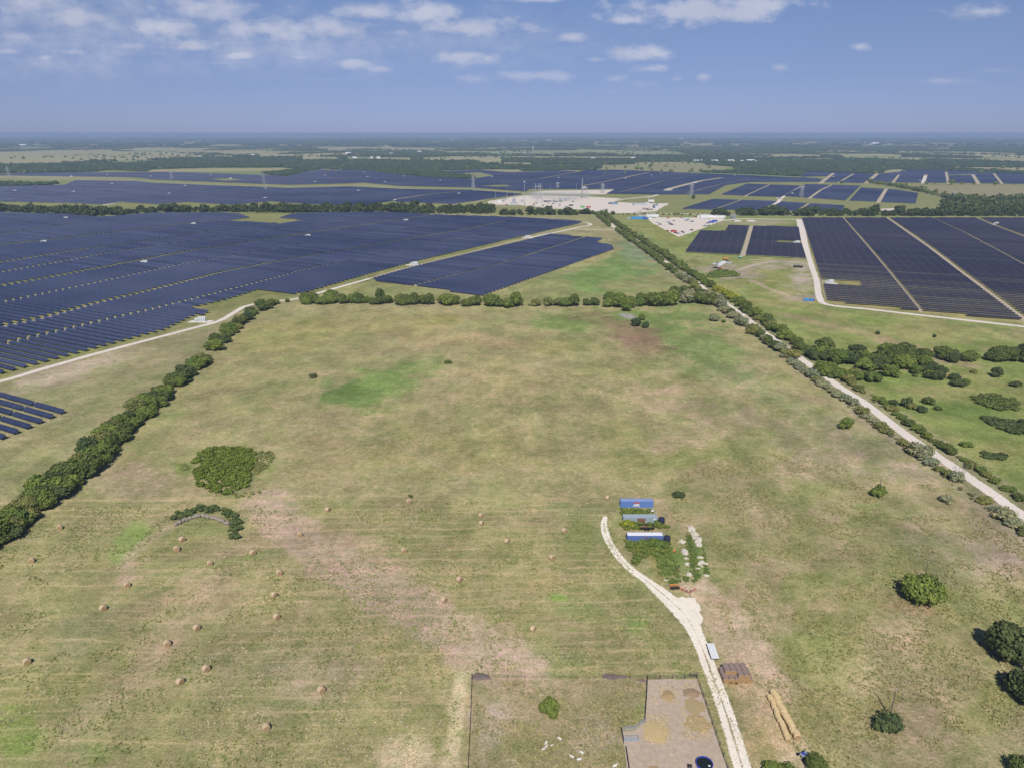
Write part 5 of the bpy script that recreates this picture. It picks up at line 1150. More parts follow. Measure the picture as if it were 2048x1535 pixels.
r = empty('garden_machine', G(1348, 1103), R(50)); MB().box((0, 0, .45), (1.3, .6, .4)).box((.4, 0, .8), (.5, .5, .35)).build('body', ORANGE, r, bevel=.05); MB().bar((-.5, .2, .6), (-1.2, .2, 1.1), .03).bar((-.5, -.2, .6), (-1.2, -.2, 1.1), .03).build('handle', BLACK, r)
for s in (-1, 1): MB().wheel((0, s * .38, .25), .25, .12).build('wheel', TYRE, r)
tag(r, 'small orange machine lying in the weeds below the nearest container', 'small machine')
# white trailer by the drive
a = G(1417, 1321); b = G(1406.5, 1289); d = (b - a); rz = math.atan2(d.y, d.x) ; mid = G(1425, 1306)
r = empty('flatbed_trailer', mid, rz); L = 5.9
MB().box((0, 0, .92), (L, 2.05, .10)).box((-1.3, 0, .99), (.05, 1.9, .03)).box((.9, .4, .985), (1.6, .5, .03)).build('deck', WHITE, r, bevel=.01)
MB().box((0, 0, .74), (L - .2, 1.9, .2)).build('chassis', BLACK, r)
for sx in (-.5, .5):
    for sy in (-1, 1): MB().wheel((sx, sy * .98, .36), .36, .22).build('wheel', TYRE, r)
MB().bar((L / 2, .5, .7), (L / 2 + 1.2, 0, .6), .05).bar((L / 2, -.5, .7), (L / 2 + 1.2, 0, .6), .05).build('drawbar', BLACK, r)
tag(r, 'flat white decked trailer parked on the edge of the stony drive', 'trailer')
# white stone heaps
for i, (x, y, rx, ry, l) in enumerate([(1383, 1058, 1.5, 1.6, 'northernmost white stone heap in the long line'), (1389, 1068, 1.3, 1.5, 'white stone heap second in the long line'), (1395, 1079, 1.7, 1.9, 'widest white stone heap of the long line'), (1397, 1089, 1.1, 1.2, 'small white stone heap ending the long line'), (1364, 1083, 1.3, 1.0, 'white stone heap nearest the navy tank'), (1369, 1103, 1.1, 1.7, 'upright white stone heap below the tank'), (1372, 1116, .8, .5, 'low white stone scatter in the weeds'), (1375, 1128, 1.0, .8, 'white stone heap in the weeds middle line'), (1378, 1148, .9, .9, 'white stone heap above the hay rake'),
                                      (1401, 1114, 1.2, .5, 'flat white stone heap east of the weeds'), (1405, 1127, 1.6, 1.2, 'largest white stone heap at the east side'), (1394, 1136, .9, .8, 'white stone heap touching the largest one'), (1414, 1150, .9, .6, 'small white stone heap, easternmost'), (1332, 1159, .7, .3, 'low white stone scatter left of the roller'), (1359, 1160, .8, .3, 'low white stone scatter above the roller')]):
    rg_ = random.Random(i); w = MB(); bm = bmesh.new(); bmesh.ops.create_icosphere(bm, subdivisions=4, radius=1)
    for v in bm.verts:
        q = v.co.copy(); k = 1 + .30 * (vn(np.array([q.x * 3 + i * 9]), np.array([q.y * 3 + q.z]), 1.0, 5)[0] - .5) * 2 + .16 * (vn(np.array([q.x * 8 + i]), np.array([q.y * 8]), 1.0, 6)[0] - .5) * 2 + .1 * (rg_.random() - .5)
        v.co = Vector((q.x * rx * k * .95, q.y * ry * k * 1.1, max(q.z * k * .6 * min(rx, ry, 1.3), -.05)))
    me = bpy.data.meshes.new('stone_heap'); bm.to_mesh(me); bm.free(); p = G(x, y); o = link('stone_heap', me, None, [STONE]); o.location = (p.x, p.y, 0); tag(o, l, 'stone heap', 'white stone heaps')
# ------------------------------------------------------------------ corral and paddock
DIRT = gravelmat('corral_dirt', alb(188, 171, 152), .16)
CR_L = [(1295, 1358), (1293, 1400), (1290, 1443), (1272, 1458), (1243, 1463), (1247, 1486)]
pad('corral_dirt', CR_L + [(1250, 1500), (1262, 1600), (1475, 1600), (1455, 1535), (1432, 1470), (1412, 1410), (1394, 1357)], DIRT, .02, .15, 1.5)
def fence(px, label, h=1.35, step=2.6, rails=4, r=.045, mat=None, solid=False, pr=.07):
    mat = mat or RUSTD; g = [G(*p) for p in px]; o = empty('fence', g[0]); base = g[0]
    for a, b in zip(g[:-1], g[1:]):
        n = max(1, round((b - a).length / step))
        for k in range(n + (1 if b is g[-1] else 0)):
            p = a.lerp(b, k / n) - base; MB().bar((p.x, p.y, -.1), (p.x, p.y, h + .08), pr, n=6).build('post', mat, o)
        for k in range(rails):
            z = h * (k + 1) / rails; MB().bar((a.x - base.x, a.y - base.y, z), (b.x - base.x, b.y - base.y, z), r, n=5).build('rail', mat, o)
    return tag(o, label, 'fence')
RUSTD = simple('dark_pipe', (.12, .105, .095), .8, .3, 0, .25)
fence(CR_L[:3], 'dark pipe fence down the west side of the corral', 1.5, 2.8, 4, .035)
fence(CR_L[2:5], 'grey pipe fence jogging west from the corral side', 1.4, 2.2, 5, .04, STEEL)
fence(CR_L[4:], 'dark short fence closing the corral jog', 1.4, 2.2, 4, .045)
fence([(1394, 1357), (1412, 1410), (1432, 1470), (1455, 1537), (1475, 1600)], 'long dark pipe fence down the east side of the corral', 1.4, 3, 3, .03)
fence([(1295, 1358), (1345, 1357), (1394, 1356)], 'low pipe fence along the far end of the corral', 1.3, 3, 3, .03)
fence([(1380, 1353), (1394, 1353)], 'short dark gate panel at the corral far corner', 1.6, 1.8, 5, .05)
fence([(944, 1357), (941, 1440), (936, 1540), (932, 1600)], 'thin post fence down the west side of the front paddock', 1.2, 3.2, 3, .03, WOOD, pr=.09)
fence([(944, 1357), (1120, 1357), (1295, 1357)], 'thin wire fence between the hay field and the front paddock', 1.1, 4.5, 2, .015, WOOD)
fence([(1252, 1500), (1258, 1540), (1266, 1600)], 'dark pipe fence low on the west side of the corral', 1.4, 2.6, 4, .05)
def trough(p, label, rz):
    o = empty('hay_feeder', p, rz); w = MB(); L = 1.7
    for sx in (-1, 0, 1):
        for sy in (-1, 1): w.bar((sx * L / 1, sy * .5, 0), (sx * L, sy * .5, 1.1), .04)
    w.build('leg', STEEL, o); w = MB()
    for sy in (-1, 1):
        for z in (.4, .7, 1.1): w.bar((-L, sy * .5, z), (L, sy * .5, z), .035)
    for sx in (-1, 1): w.bar((sx * L, -.5, 1.1), (sx * L, .5, 1.1), .035); w.bar((sx * L, -.5, .5), (sx * L, .5, .5), .035)
    w.build('rack', STEEL, o); MB().box((0, 0, .3), (2 * L, .9, .12)).build('tray', GREYP, o); return tag(o, label, 'feeder')
trough(G(1262, 1480), 'grey metal hay feeder standing at the mouth of the corral jog', 0.0)
r = empty('stock_tank', G(1408.5, 1530)); w = MB(); n = 32
for r0, r1, z0, z1, in ((1.78, 1.80, 0, .75),):
    MB().lathe([(1.78, 0), (1.80, .2), (1.78, .45), (1.80, .72), (1.86, .76), (1.86, .82), (1.74, .82), (1.72, .55)], n=36).build('wall', BLUE_E, r)
MB().lathe([(1.73, .56), (.01, .565)], n=36).build('water', WATER, r); MB().box((.9, -.6, .6), (.5, .3, .2)).build('float_box', WHITE, r, bevel=.03)
tag(r, 'big round blue rimmed stock tank full of dark water in the corral', 'stock tank')
r = empty('mineral_feeder', G(1379, 1533)); MB().box((-.25, 0, .4), (.35, .4, .8)).box((.3, 0, .35), (.35, .4, .7)).build('bin', BLACK, r, bevel=.03); MB().box((0, 0, .05), (1.1, .6, .1)).build('base', WOOD, r); tag(r, 'small dark feeder bins left of the blue stock tank', 'feeder')
def mound(p, rx, ry, h, mat, name, label, cat, seed, rag=.5):
    rg_ = np.random.RandomState(seed); n = 40; k = 9; V = [(0, 0, h)]; F_ = []
    for i in range(1, k + 1):
        for j in range(n):
            a = 2 * math.pi * j / n; e = 1 + rag * (vn(np.array([math.cos(a) * 2 + 5 + seed]), np.array([math.sin(a) * 2 + 5]), 1, seed)[0] - .5) + .12 * rg_.uniform(-1, 1) * (i == k)
            t = i / k; V.append((rx * e * t * math.cos(a), ry * e * t * math.sin(a), (h * (1 - t) ** .8 + rg_.uniform(-.06, .06) * min(h, .5)) if i < k else -.01))
    for j in range(n): F_.append((0, 1 + j, 1 + (j + 1) % n))
    for i in range(k - 1):
        for j in range(n): a = 1 + i * n + j; b = 1 + i * n + (j + 1) % n; F_.append((a, a + n, b + n, b))
    me = bpy.data.meshes.new(name); me.from_pydata(V, [], F_); me.update(); o = link(name, me, None, [mat]); o.location = (p[0], p[1], .025); return tag(o, label, cat)
GOLD = straw('spread_straw', alb(182, 160, 118), alb(208, 186, 140)); BRN = straw('trampled_straw', alb(158, 134, 98), alb(190, 166, 126)); PALE = straw('thin_straw', alb(158, 142, 110), alb(188, 166, 122))
mound(G(1312, 1460), 3.0, 3.3, .22, GOLD, 'hay_pile', 'widest pale yellow hay pile in the corral', 'hay pile', 1); mound(G(1337, 1391), 1.7, 1.7, .4, BRN, 'hay_pile', 'tawny hay pile at the far west of the corral', 'hay pile', 2)
mound(G(1384, 1386), 2.2, 1.6, .3, straw('dark_straw', alb(140, 122, 100), alb(176, 152, 120)), 'hay_pile', 'brown trampled hay pile at the far east corner of the corral', 'hay pile', 3); mound(G(1390, 1412), 2.6, 2.6, .06, PALE, 'hay_pile', 'thin pale hay spread in the middle east of the corral', 'hay pile', 4)
mound(G(1398, 1448), 3.2, 2.6, .06, PALE, 'hay_pile', 'thin pale hay spread behind the blue stock tank', 'hay pile', 5); mound(G(1400, 1434), .9, .7, .12, BRN, 'hay_pile', 'small brown hay heap on the pale spread', 'hay pile', 6)
mound(G(1309, 1537), 1.3, .9, .12, BRN, 'hay_pile', 'orange brown hay patch at the bottom edge of the corral', 'hay pile', 7)
MUCK = simple('dark_manure', alb(122, 110, 106), .95, .05, 0, .3, 1.5)
mound(G(964, 1353), 2.4, 1.3, .5, MUCK, 'manure_heap', 'dark low heap at the northwest corner of the front paddock', 'heap', 8, .8); mound(G(1218, 1352), 2.1, 1.0, .35, MUCK, 'manure_heap', 'dark low heap on the fence line, west of a twin', 'heap', 9, .8); mound(G(1240, 1353), 2.0, .9, .35, MUCK, 'manure_heap', 'dark low heap on the fence line, nearest the corral', 'heap', 10, .8); mound(G(1284, 1360), 1.2, .6, .2, MUCK, 'manure_heap', 'small dark smear at the corral fence corner', 'heap', 11, .8)
# grey implement in the bottom corner
r = empty('farm_implement', G(1607, 1513), R(20)); MB().box((0, 0, .8), (1.6, 1.0, .35)).box((.6, 0, 1.1), (.5, .7, .3)).build('body', GREYP, r, bevel=.04); MB().box((-.2, 0, 1.12), (.7, .6, .28)).build('hood', BLUE_E, r, bevel=.05)
w = MB()
for k in range(7): a = 6.283 * k / 7; w.bar((math.cos(a) * .5, math.sin(a) * .5, .7), (math.cos(a) * 1.4, math.sin(a) * 1.2, .25), .05); 
w.build('arm', GREYP, r)
for sx in (-.8, .8):
    for sy in (-1, 1): MB().wheel((sx, sy * .8, .4), .4, .2).build('wheel', TYRE, r)
tag(r, 'grey and blue farm implement with spread arms beside the bottom bushes', 'farm implement')
# ------------------------------------------------------------------ cattle
def skin(name, V, E, Rr, mat, lvl=1, parent=None):
    me = bpy.data.meshes.new(name); me.from_pydata(V, E, []); me.update(); o = bpy.data.objects.new('tmp', me); C.objects.link(o)
    m = o.modifiers.new('s', 'SKIN'); m.use_smooth_shade = True
    for i, v in enumerate(me.skin_vertices[0].data): v.radius = Rr[i] if isinstance(Rr[i], tuple) else (Rr[i], Rr[i]); v.use_root = (i == 0)
    m2 = o.modifiers.new('d', 'SUBSURF'); m2.levels = lvl; m2.render_levels = lvl
    dg = bpy.context.evaluated_depsgraph_get(); out = bpy.data.meshes.new_from_object(o.evaluated_get(dg)); bpy.data.objects.remove(o); out.name = name
    out.materials.clear(); out.materials.append(mat); return out
def cowmesh(graze, k):
    V = [(-.75, 0, 1.15), (-.2, 0, 1.10), (.45, 0, 1.12), (.85, 0, 1.22)]; Rr = [(.30, .30), (.34, .36), (.31, .36), (.22, .26)]; E = [(0, 1), (1, 2), (2, 3)]
    if graze: V += [(1.15, .02, .95), (1.32, .05, .55), (1.42, .06, .25), (1.48, .06, .08)]
    else: V += [(1.15, .04, 1.42), (1.38, .08, 1.52), (1.58, .12, 1.42), (1.72, .14, 1.34)]
    Rr += [.17, .14, .12, .08]; E += [(3, 4), (4, 5), (5, 6), (6, 7)]
    for s in (-1, 1):
        b = len(V); V += [(-.72, s * .20, .85), (-.62, s * .22, .60), (-.80, s * .22, .42), (-.76, s * .22, .05)]; Rr += [.17, .11, .06, .06]; E += [(0, b), (b, b + 1), (b + 1, b + 2), (b + 2, b + 3)]
        b = len(V); V += [(.62, s * .19, .80), (.64 + .06 * s, s * .20, .45), (.60 + .10 * s, s * .20, .05)]; Rr += [.14, .065, .06]; E += [(2, b), (b, b + 1), (b + 1, b + 2)]
        b = len(V); e = V[5]; V += [(e[0] - .02, e[1] + s * .22, e[2] + .05)]; Rr += [.05]; E += [(5, b)]
    b = len(V); V += [(-1.05, 0, 1.25), (-1.12, 0, .75)]; Rr += [.05, .03]; E += [(0, b), (b, b + 1)]
    return skin('sheep_body', V, E, Rr, HIDE)
COWS = [cowmesh(True, 0), cowmesh(False, 1)]
for (x, y, a, k, s, l) in [(1119, 1480, 150, 0, 1, 'white sheep standing apart at the head of the flock'), (1092, 1489, 60, 0, 1.1, 'white sheep at the top of the close group of four'), (1103, 1492, 10, 1, .6, 'small cream lamb at the east of the close group'), (1092, 1496, 40, 1, .8, 'cream sheep in the middle of the close group'), (1087, 1500, 200, 0, .75, 'small greyish sheep at the west of the close group'),
    (1163, 1508, 150, 0, 1, 'white sheep at the top of the eastern three'), (1144, 1516, 155, 1, .95, 'white sheep at the west of the eastern three'), (1158, 1522, 10, 0, 1.1, 'white grazing sheep lowest of the eastern three'), (1229, 1535, 20, 1, 1.1, 'cream sheep at the bottom edge near the corral fence')]:
    p = G(x, y); r = bpy.data.objects.new('sheep', COWS[k]); C.objects.link(r)
    r.location = (p.x, p.y, 0); r.rotation_euler = (0, 0, R(a)); r.scale = (s * .50, s * .78, s * .66); tag(r, l, 'sheep', 'sheep in the front paddock')
# ------------------------------------------------------------------ poles
def pole(px, h, label):
    o = empty('utility_pole', G(*px), 0); MB().bar((0, 0, -.2), (.12, 0, h), .16, .11, 8).build('shaft', WOOD, o); MB().bar((.12, 0, h), (.12, 0, h + .3), .09, .06, 6).build('insulator', WHITE, o); return tag(o, label, 'utility pole', 'bare utility poles')
pole((1756, 988), 8.0, 'bare utility pole in the meadow by the lane'); pole((1847, 1163), 7.0, 'bare utility pole behind the big lone tree'); pole((1779, 1434), 8.4, 'bare utility pole nearest, above a dark green bush')
p = G(1917, 955); r = empty('dead_tree', p); v = MB(); rr = random.Random(5)
def branch(a, d, L, rad, n, target):
    b = a + d * L; target.bar(a, b, rad, rad * .6, 5)
    if n:
        for k in range(3): branch(b, (d + Vector((rr.uniform(-.8, .8), rr.uniform(-.8, .8), rr.uniform(-.1, .5)))).normalized(), L * .72, rad * .55, n - 1, target)
v.bar((0, 0, 0), (0, 0, 1.5), .22, .18, 7); v.build('trunk', simple('dead_wood', (.32, .29, .26), .9), r); w = MB()
for k in range(4): branch(Vector((0, 0, 1.4)), Vector((math.cos(k * 1.6), math.sin(k * 1.6), .9)).normalized(), 1.7, .12, 3, w)
w.build('branch', bpy.data.materials['dead_wood'], r); tag(r, 'bare grey dead tree leaning over the country lane', 'dead tree')
# ------------------------------------------------------------------ inverter stations
PADM = gravelmat('skid_pad', alb(224, 218, 208), .08)
def skid_proto():
    r = empty('inverter_station', (0, 0, 0)); MB().box((0, 0, .15), (9, 3.6, .3)).build('slab', CONC, r)
    b = MB().box((1.0, 0, 1.75), (5.2, 2.4, 2.7)).build('cabinet', WHITE, r, bevel=.05)
    for k in range(3): MB().box((-.6 + k * 1.6, -1.215, 1.6), (1.2, .05, 1.9)).build('door', GREYP, b)
    MB().box((1.0, 0, 3.16), (5.5, 2.7, .12)).build('cabinet_roof', WHITE, r)
    MB().box((-3.0, 0, 1.35), (1.9, 2.0, 1.9)).build('transformer', WHITE, r, bevel=.05); w = MB()
    for k in range(5): w.box((-3.7 + k * .35, -1.1, 1.2), (.08, .25, 1.3))
    w.build('cooling_fin', GREYP, r); return r
SK = skid_proto(); first = True
SKL = [(401, 643, 'inverter station on white gravel at the notch above the hedge'), (829, 530, 'inverter station beside the gravel track, midway along it'), (1055, 476, 'inverter station at the far end of the gravel track'), (616, 474, 'inverter station on the third wide aisle of the west array'), (289, 527, 'inverter station on the wide central aisle of the west array'), (387, 450, 'inverter station below the tree belt near the notch'), (132, 438, 'inverter station at the northwest of the west array'), (88, 486, 'inverter station nearest the west edge'), (812, 443, 'inverter station near the grass corner under the tree belt'),
 (338, 389, 'inverter station central in the far west array'), (530, 398, 'inverter station just above the tree belt'), (147, 385, 'inverter station west in the far west array'), (224, 369, 'inverter station under the grass strip'), (30, 383, 'inverter station at the far west edge'), (370, 373, 'inverter station close under the grass strip'), (531, 379, 'inverter station under the strip, right of centre'), (143, 354, 'tiny inverter station above the strip, westmost'), (214, 351, 'tiny inverter station above the strip, second'), (301, 354, 'tiny inverter station above the strip, third'), (461, 358, 'inverter station on the bare island'), (422, 351, 'tiny inverter station right below the pale field'), (630, 365, 'inverter station close above the strip'), (650, 352, 'tiny inverter station in the rising array'), (671, 342, 'tiny inverter station at the top of the rising array'), (728, 346, 'tiny inverter station right of the top'), (735, 355, 'tiny inverter station below the top pair'), (808, 354, 'tiny inverter station under the dark wood'), (880, 362, 'inverter station under the wood point'), (770, 365, 'inverter station at the foot of the west lattice tower'), (983, 355, 'inverter station on the bare strip by the wood'), (1117, 357, 'tiny inverter station behind the substation'), (716, 383, 'inverter station in the middle far array'), (917, 389, 'inverter station by the pale aisle'), (790, 402, 'inverter station with wide white pad above the belt'), (1251, 358, 'inverter station right of the lattice masts'), (1302, 352, 'tiny inverter station on the top right'), (1321, 348, 'tiny inverter station topmost right'), (1337, 380, 'inverter station at the start of the pale diagonal aisle'), (1390, 366, 'inverter station midway on the diagonal aisle'), (1444, 358, 'inverter station at the end of the diagonal aisle'), (1469, 352, 'tiny inverter station past the diagonal aisle'),
 (1606, 376, 'inverter station at the head of the white service road'), (1584, 389, 'inverter station on a spur of the service road'), (1548, 416, 'inverter station in the near triangle array'), (1666, 355, 'tiny inverter station beside the far white road'), (1839, 363, 'tiny inverter station by the eastern far road'), (1992, 449, 'inverter station at the north of the large east array'), (1593, 487, 'inverter station on the spur inside the dark block'), (1659, 567, 'inverter station beside the loop road of the east array')]
for i, (x, y, l) in enumerate(SKL):
    p = G(x, y); o = SK if i == 0 else copy_tree(SK); o.location = (p.x, p.y + .3, .02); o.rotation_euler = (0, 0, random.uniform(-.15, .15)); tag(o, 'white ' + l, 'inverter station', 'white inverter stations')
    w_ = random.uniform(7, 11); q = [(p.x - w_, p.y - 3), (p.x + w_ * .9, p.y - 4), (p.x + w_, p.y + 3), (p.x - w_ * .8, p.y + 4)]
    if y > 400 or random.random() < .5: pad('inverter_pad', q, PADM, .026, .6, 3, True)
# ------------------------------------------------------------------ vehicles
def carmesh(kind):
    w = MB()
    L, W, h = {'pickup': (5.6, 1.95, 1.85), 'car': (4.6, 1.8, 1.45), 'van': (6.2, 2.1, 2.6), 'truck': (8.5, 2.4, 3.0)}[kind]
    if kind == 'pickup': w.box((0, 0, .75), (L, W, .6)).box((.35, 0, 1.35), (2.1, W * .9, .75), taper=.86).mat(1).box((.35, 0, 1.36), (2.14, W * .8, .42), taper=.88).box((.35, 0, 1.36), (1.7, W * .92, .40), taper=.88).box((-1.75, 0, 1.052), (1.9, W * .82, .01))
    elif kind == 'car': w.box((0, 0, .65), (L, W, .55)).box((-.2, 0, 1.15), (2.5, W * .88, .55), taper=.78).mat(1).box((-.2, 0, 1.14), (2.56, W * .74, .36), taper=.80).box((-.2, 0, 1.14), (2.0, W * .90, .34), taper=.8)
    elif kind == 'van': w.box((-.3, 0, 1.5), (L - .9, W, 2.1)).box((2.6, 0, 1.0), (1.0, W * .95, 1.1)).mat(1).box((2.42, 0, 1.95), (.12, W * .85, .7))
    else: w.box((-1.0, 0, 1.9), (L - 2.4, W, 2.1)).box((3.1, 0, 1.5), (1.9, W * .95, 2.0)).mat(1).box((4.06, 0, 2.0), (.06, W * .8, .7))
    w.mat(2); r = .38 if kind != 'truck' else .5
    for sx in (-.32, .32):
        for sy in (-1, 1): w.wheel((sx * L, sy * (W / 2 - .08), r), r, .24)
    me = w.mesh(kind, .04); me.materials.append(PAINT); me.materials.append(GLASSM); me.materials.append(TYRE); return me
CARM = {k: carmesh(k) for k in ('pickup', 'car', 'van', 'truck')}
COLS = {'white': (.75, .76, .78), 'silver': (.45, .47, .50), 'red': (.42, .03, .04), 'dark': (.035, .04, .05), 'blue': (.03, .08, .42), 'grey': (.16, .18, .2), 'tan': (.40, .33, .25), 'navy': (.02, .03, .12)}
def car(kind, c, px, rz, label, group=None):
    o = bpy.data.objects.new({'car': 'parked_car', 'pickup': 'pickup_truck', 'van': 'delivery_van', 'truck': 'box_truck'}[kind], CARM[kind]); C.objects.link(o); p = G(*px); o.location = (p.x, p.y, .03); o.rotation_euler = (0, 0, R(rz)); o.color = (*COLS[c], 1)
    tag(o, label, {'car': 'car', 'pickup': 'pickup truck', 'van': 'van', 'truck': 'truck'}[kind], group)
Z = lambda x, y: (1200 + x / 7.314, 370 + y / 7.314)
gp = 'vehicles parked on the white gravel lot'
for i, (k, c, x, y, a, l) in enumerate([('van', 'white', 735, 505, 5, 'white van beside the blue container, at the lot corner'), ('pickup', 'red', 995, 488, 0, 'dark red pickup on the far edge of the lot'), ('pickup', 'silver', 840, 556, -20, 'silver pickup first by the west fence of the lot'), ('pickup', 'dark', 876, 582, -15, 'dark pickup second by the west fence of the lot'),
  ('car', 'white', 985, 540, -50, 'white car at the top of the western parked row'), ('pickup', 'silver', 1003, 550, -50, 'silver pickup second in the western parked row'), ('car', 'silver', 1016, 562, -50, 'silver car third in the western parked row'), ('pickup', 'grey', 1030, 574, -50, 'grey pickup fourth in the western parked row'), ('pickup', 'navy', 1044, 586, -20, 'navy pickup at the near end of the western parked row'), ('car', 'silver', 1070, 580, -20, 'silver car right of the western parked row end'), ('car', 'grey', 1080, 530, 0, 'small grey car alone in the middle of the lot'),
  ('car', 'red', 1180, 478, -15, 'red car at the head of the central row'), ('pickup', 'silver', 1205, 492, -15, 'silver pickup second in the central row'), ('pickup', 'white', 1232, 500, -10, 'white pickup third in the central row'), ('car', 'silver', 1258, 506, -10, 'silver car fourth in the central row'), ('pickup', 'grey', 1285, 514, -10, 'grey pickup fifth in the central row'), ('pickup', 'silver', 1262, 528, 0, 'silver pickup below the central row'), ('pickup', 'white', 1300, 530, 0, 'white pickup second below the central row'), ('pickup', 'dark', 1345, 540, 0, 'dark pickup at the end of the central row'),
  ('car', 'red', 1395, 474, 0, 'small red car by the round white tank'), ('pickup', 'white', 1525, 496, 0, 'white pickup in front of the middle site office'), ('car', 'silver', 1590, 496, 0, 'silver car in front of the middle site office'), ('pickup', 'blue', 1572, 565, 8, 'blue pickup first in the blue eastern group'), ('truck', 'blue', 1630, 556, 12, 'bright blue truck in the eastern group'), ('truck', 'blue', 1680, 540, 12, 'long blue truck nearest the last office'), ('car', 'silver', 1700, 560, 5, 'silver car beside the long blue truck'), ('pickup', 'white', 1650, 578, 15, 'white pickup below the bright blue truck'), ('pickup', 'silver', 1588, 598, 10, 'silver pickup on the east fence of the lot'), ('pickup', 'grey', 1530, 606, 10, 'grey pickup last on the east fence of the lot'),
  ('car', 'red', 990, 676, -30, 'dark red car at the lower west fence'), ('truck', 'red', 1078, 692, -25, 'bright red truck near the tip of the lot'), ('pickup', 'red', 1100, 708, -70, 'red pickup behind the bright red truck'), ('pickup', 'grey', 1130, 714, -70, 'grey pickup near the tip of the lot'), ('pickup', 'navy', 1198, 690, 70, 'navy pickup on the right of the lot tip'), ('pickup', 'dark', 1222, 702, 70, 'dark pickup rightmost at the lot tip'), ('car', 'silver', 1160, 716, 0, 'silver car at the very tip of the lot'), ('pickup', 'dark', 1340, 666, 30, 'dark pickup alone on the east fence of the lot')]):
    car(k, c, Z(x, y), a, l, gp)
ZC = lambda x, y: (1380 + x / 7.314, 500 + y / 7.314)
gq = 'white trucks clustered on the bare yard'
for i, (k, c, x, y, a, l) in enumerate([('pickup', 'white', 345, 214, 0, 'white pickup westmost of the clustered trucks'), ('pickup', 'white', 412, 250, 10, 'white pickup nearest in the clustered trucks'), ('van', 'white', 440, 232, 30, 'white van in the middle of the clustered trucks'), ('van', 'white', 465, 214, 30, 'second white van in the middle of the clustered trucks'), ('van', 'white', 488, 200, 30, 'farthest white van of the clustered trucks'), ('pickup', 'silver', 430, 200, 5, 'silver pickup at the back of the clustered trucks'), ('pickup', 'white', 570, 202, 10, 'white pickup eastmost of the clustered trucks'), ('pickup', 'white', 535, 196, 10, 'white pickup second from the east end of the cluster'), ('pickup', 'red', 432, 280, 5, 'red pickup at the near edge of the clustered trucks'), ('pickup', 'dark', 370, 266, 0, 'dark pickup at the near west edge of the cluster'), ('pickup', 'dark', 530, 180, 0, 'dark pickup behind the eastmost white pickup')]):
    car(k, c, ZC(x, y), a, l, gq)
gs = 'vehicles working in the substation'
for i, (x, y, c, l) in enumerate([(1067, 411, 'dark', 'dark truck leftmost on the substation gravel'), (1071, 408, 'tan', 'tan truck behind the dark one at the substation'), (1086, 411.5, 'dark', 'long dark truck centre of the substation gravel'), (1091, 404.5, 'dark', 'dark truck by the steel racks, west'), (1097, 407, 'tan', 'tan truck by the steel racks'), (1099, 404, 'grey', 'grey truck close under the steel racks'), (1106, 408.5, 'dark', 'dark truck in front of the grey racks'), (1111, 405, 'grey', 'grey truck right of the rack feet'), (1146, 404, 'dark', 'dark truck alone on the east gravel'), (1142, 412.5, 'dark', 'dark truck on the brown ground'), (1133, 414.5, 'navy', 'navy truck at the gravel edge'), (1177, 416, 'red', 'red brown truck south east of the racks'), (1013, 410, 'red', 'red truck beside the transformers')]):
    car('truck' if i % 2 else 'pickup', c, (x, y), random.uniform(-30, 30), l, gs)
for i, (x, y, c, l) in enumerate([(1203, 420, 'white', 'white pickup first in the row by the lane corner'), (1208, 420.5, 'silver', 'silver pickup second in the row by the lane corner'), (1213, 420, 'dark', 'dark pickup third in the row by the lane corner'), (1218, 420.5, 'white', 'white pickup last in the row by the lane corner'), (1272, 424, 'white', 'white car on the strip south of the pipe stacks'), (1280, 424, 'tan', 'tan car on the strip south of the pipe stacks'), (1250, 401.5, 'dark', 'dark pickup beyond the grey sheds'), (1272, 403, 'tan', 'tan pickup beyond the grey slab'), (1301, 406, 'dark', 'dark pickup by the white tents')]):
    car('pickup', c, (x, y), random.uniform(-20, 20), l, 'vehicles on the construction ground')
# ------------------------------------------------------------------ site offices and yard objects
def office(px, L, label, col_=WHITE, W=3.6, h=3.0, rz=0, win=True):
    p = G(*px); r = empty('site_office', p, R(rz)); b = MB().box((0, 0, h / 2 + .3), (L, W, h - .3)).build('wall', col_, r); MB().box((0, 0, h + .2), (L + .3, W + .3, .14)).build('roof', WHITE, r)
    MB().box((0, 0, .22), (L - .3, W - .3, .4)).build('skirting', FRAMED, r)
    if win:
        n = int(L / 3.2)
        for k in range(n): x = -L / 2 + L * (k + .5) / n; (MB().box((x, -W / 2 - .02, 1.75), (1.1, .05, 1.0)).build('window', GLASSM, b) if k % 3 != 1 else MB().box((x, -W / 2 - .02, 1.35), (.95, .05, 2.1)).build('door', GREYP, b))
    return tag(r, label, 'site office')
office(Z(760, 474), 20, 'white site office west, beside the blue container', W=9, h=4.4); office(Z(1552, 486), 21, 'white site office in the middle of the east pair', W=8, h=4.6); office(Z(1730, 486), 22, 'long white site office at the east end of the lot', W=5, h=3.8); office(Z(612, 470), 16, 'tan roofed low site office behind the blue container', simple('tan_wall', alb(190, 176, 160), .8), W=4)
def box_thing(name, px, dims, mat, label, cat, rz=0, roofm=None):
    p = G(*px); r = empty(name, p, R(rz)); L, W, h = dims; MB().box((0, 0, h / 2), (L, W, h)).build('body', mat, r, bevel=.05); MB().box((0, 0, h + .06), (L + .2, W + .2, .14)).build('roof', roofm or mat, r)
    w = MB()
    for k in range(int(L / 2)): w.box((-L / 2 + 1 + 2 * k, -W / 2 - .03, h / 2), (.15, .08, h * .9))
    w.build('rib', roofm or mat, r); return tag(r, label, cat)
box_thing('cargo_container', Z(560, 500), (22, 4.5, 3.6), BLUE_T, 'long bright blue cargo container at the west of the lot', 'container'); box_thing('cargo_container', Z(660, 503), (7, 3, 3), BLUE_E, 'short deep blue cargo container at the end of the long one', 'container')
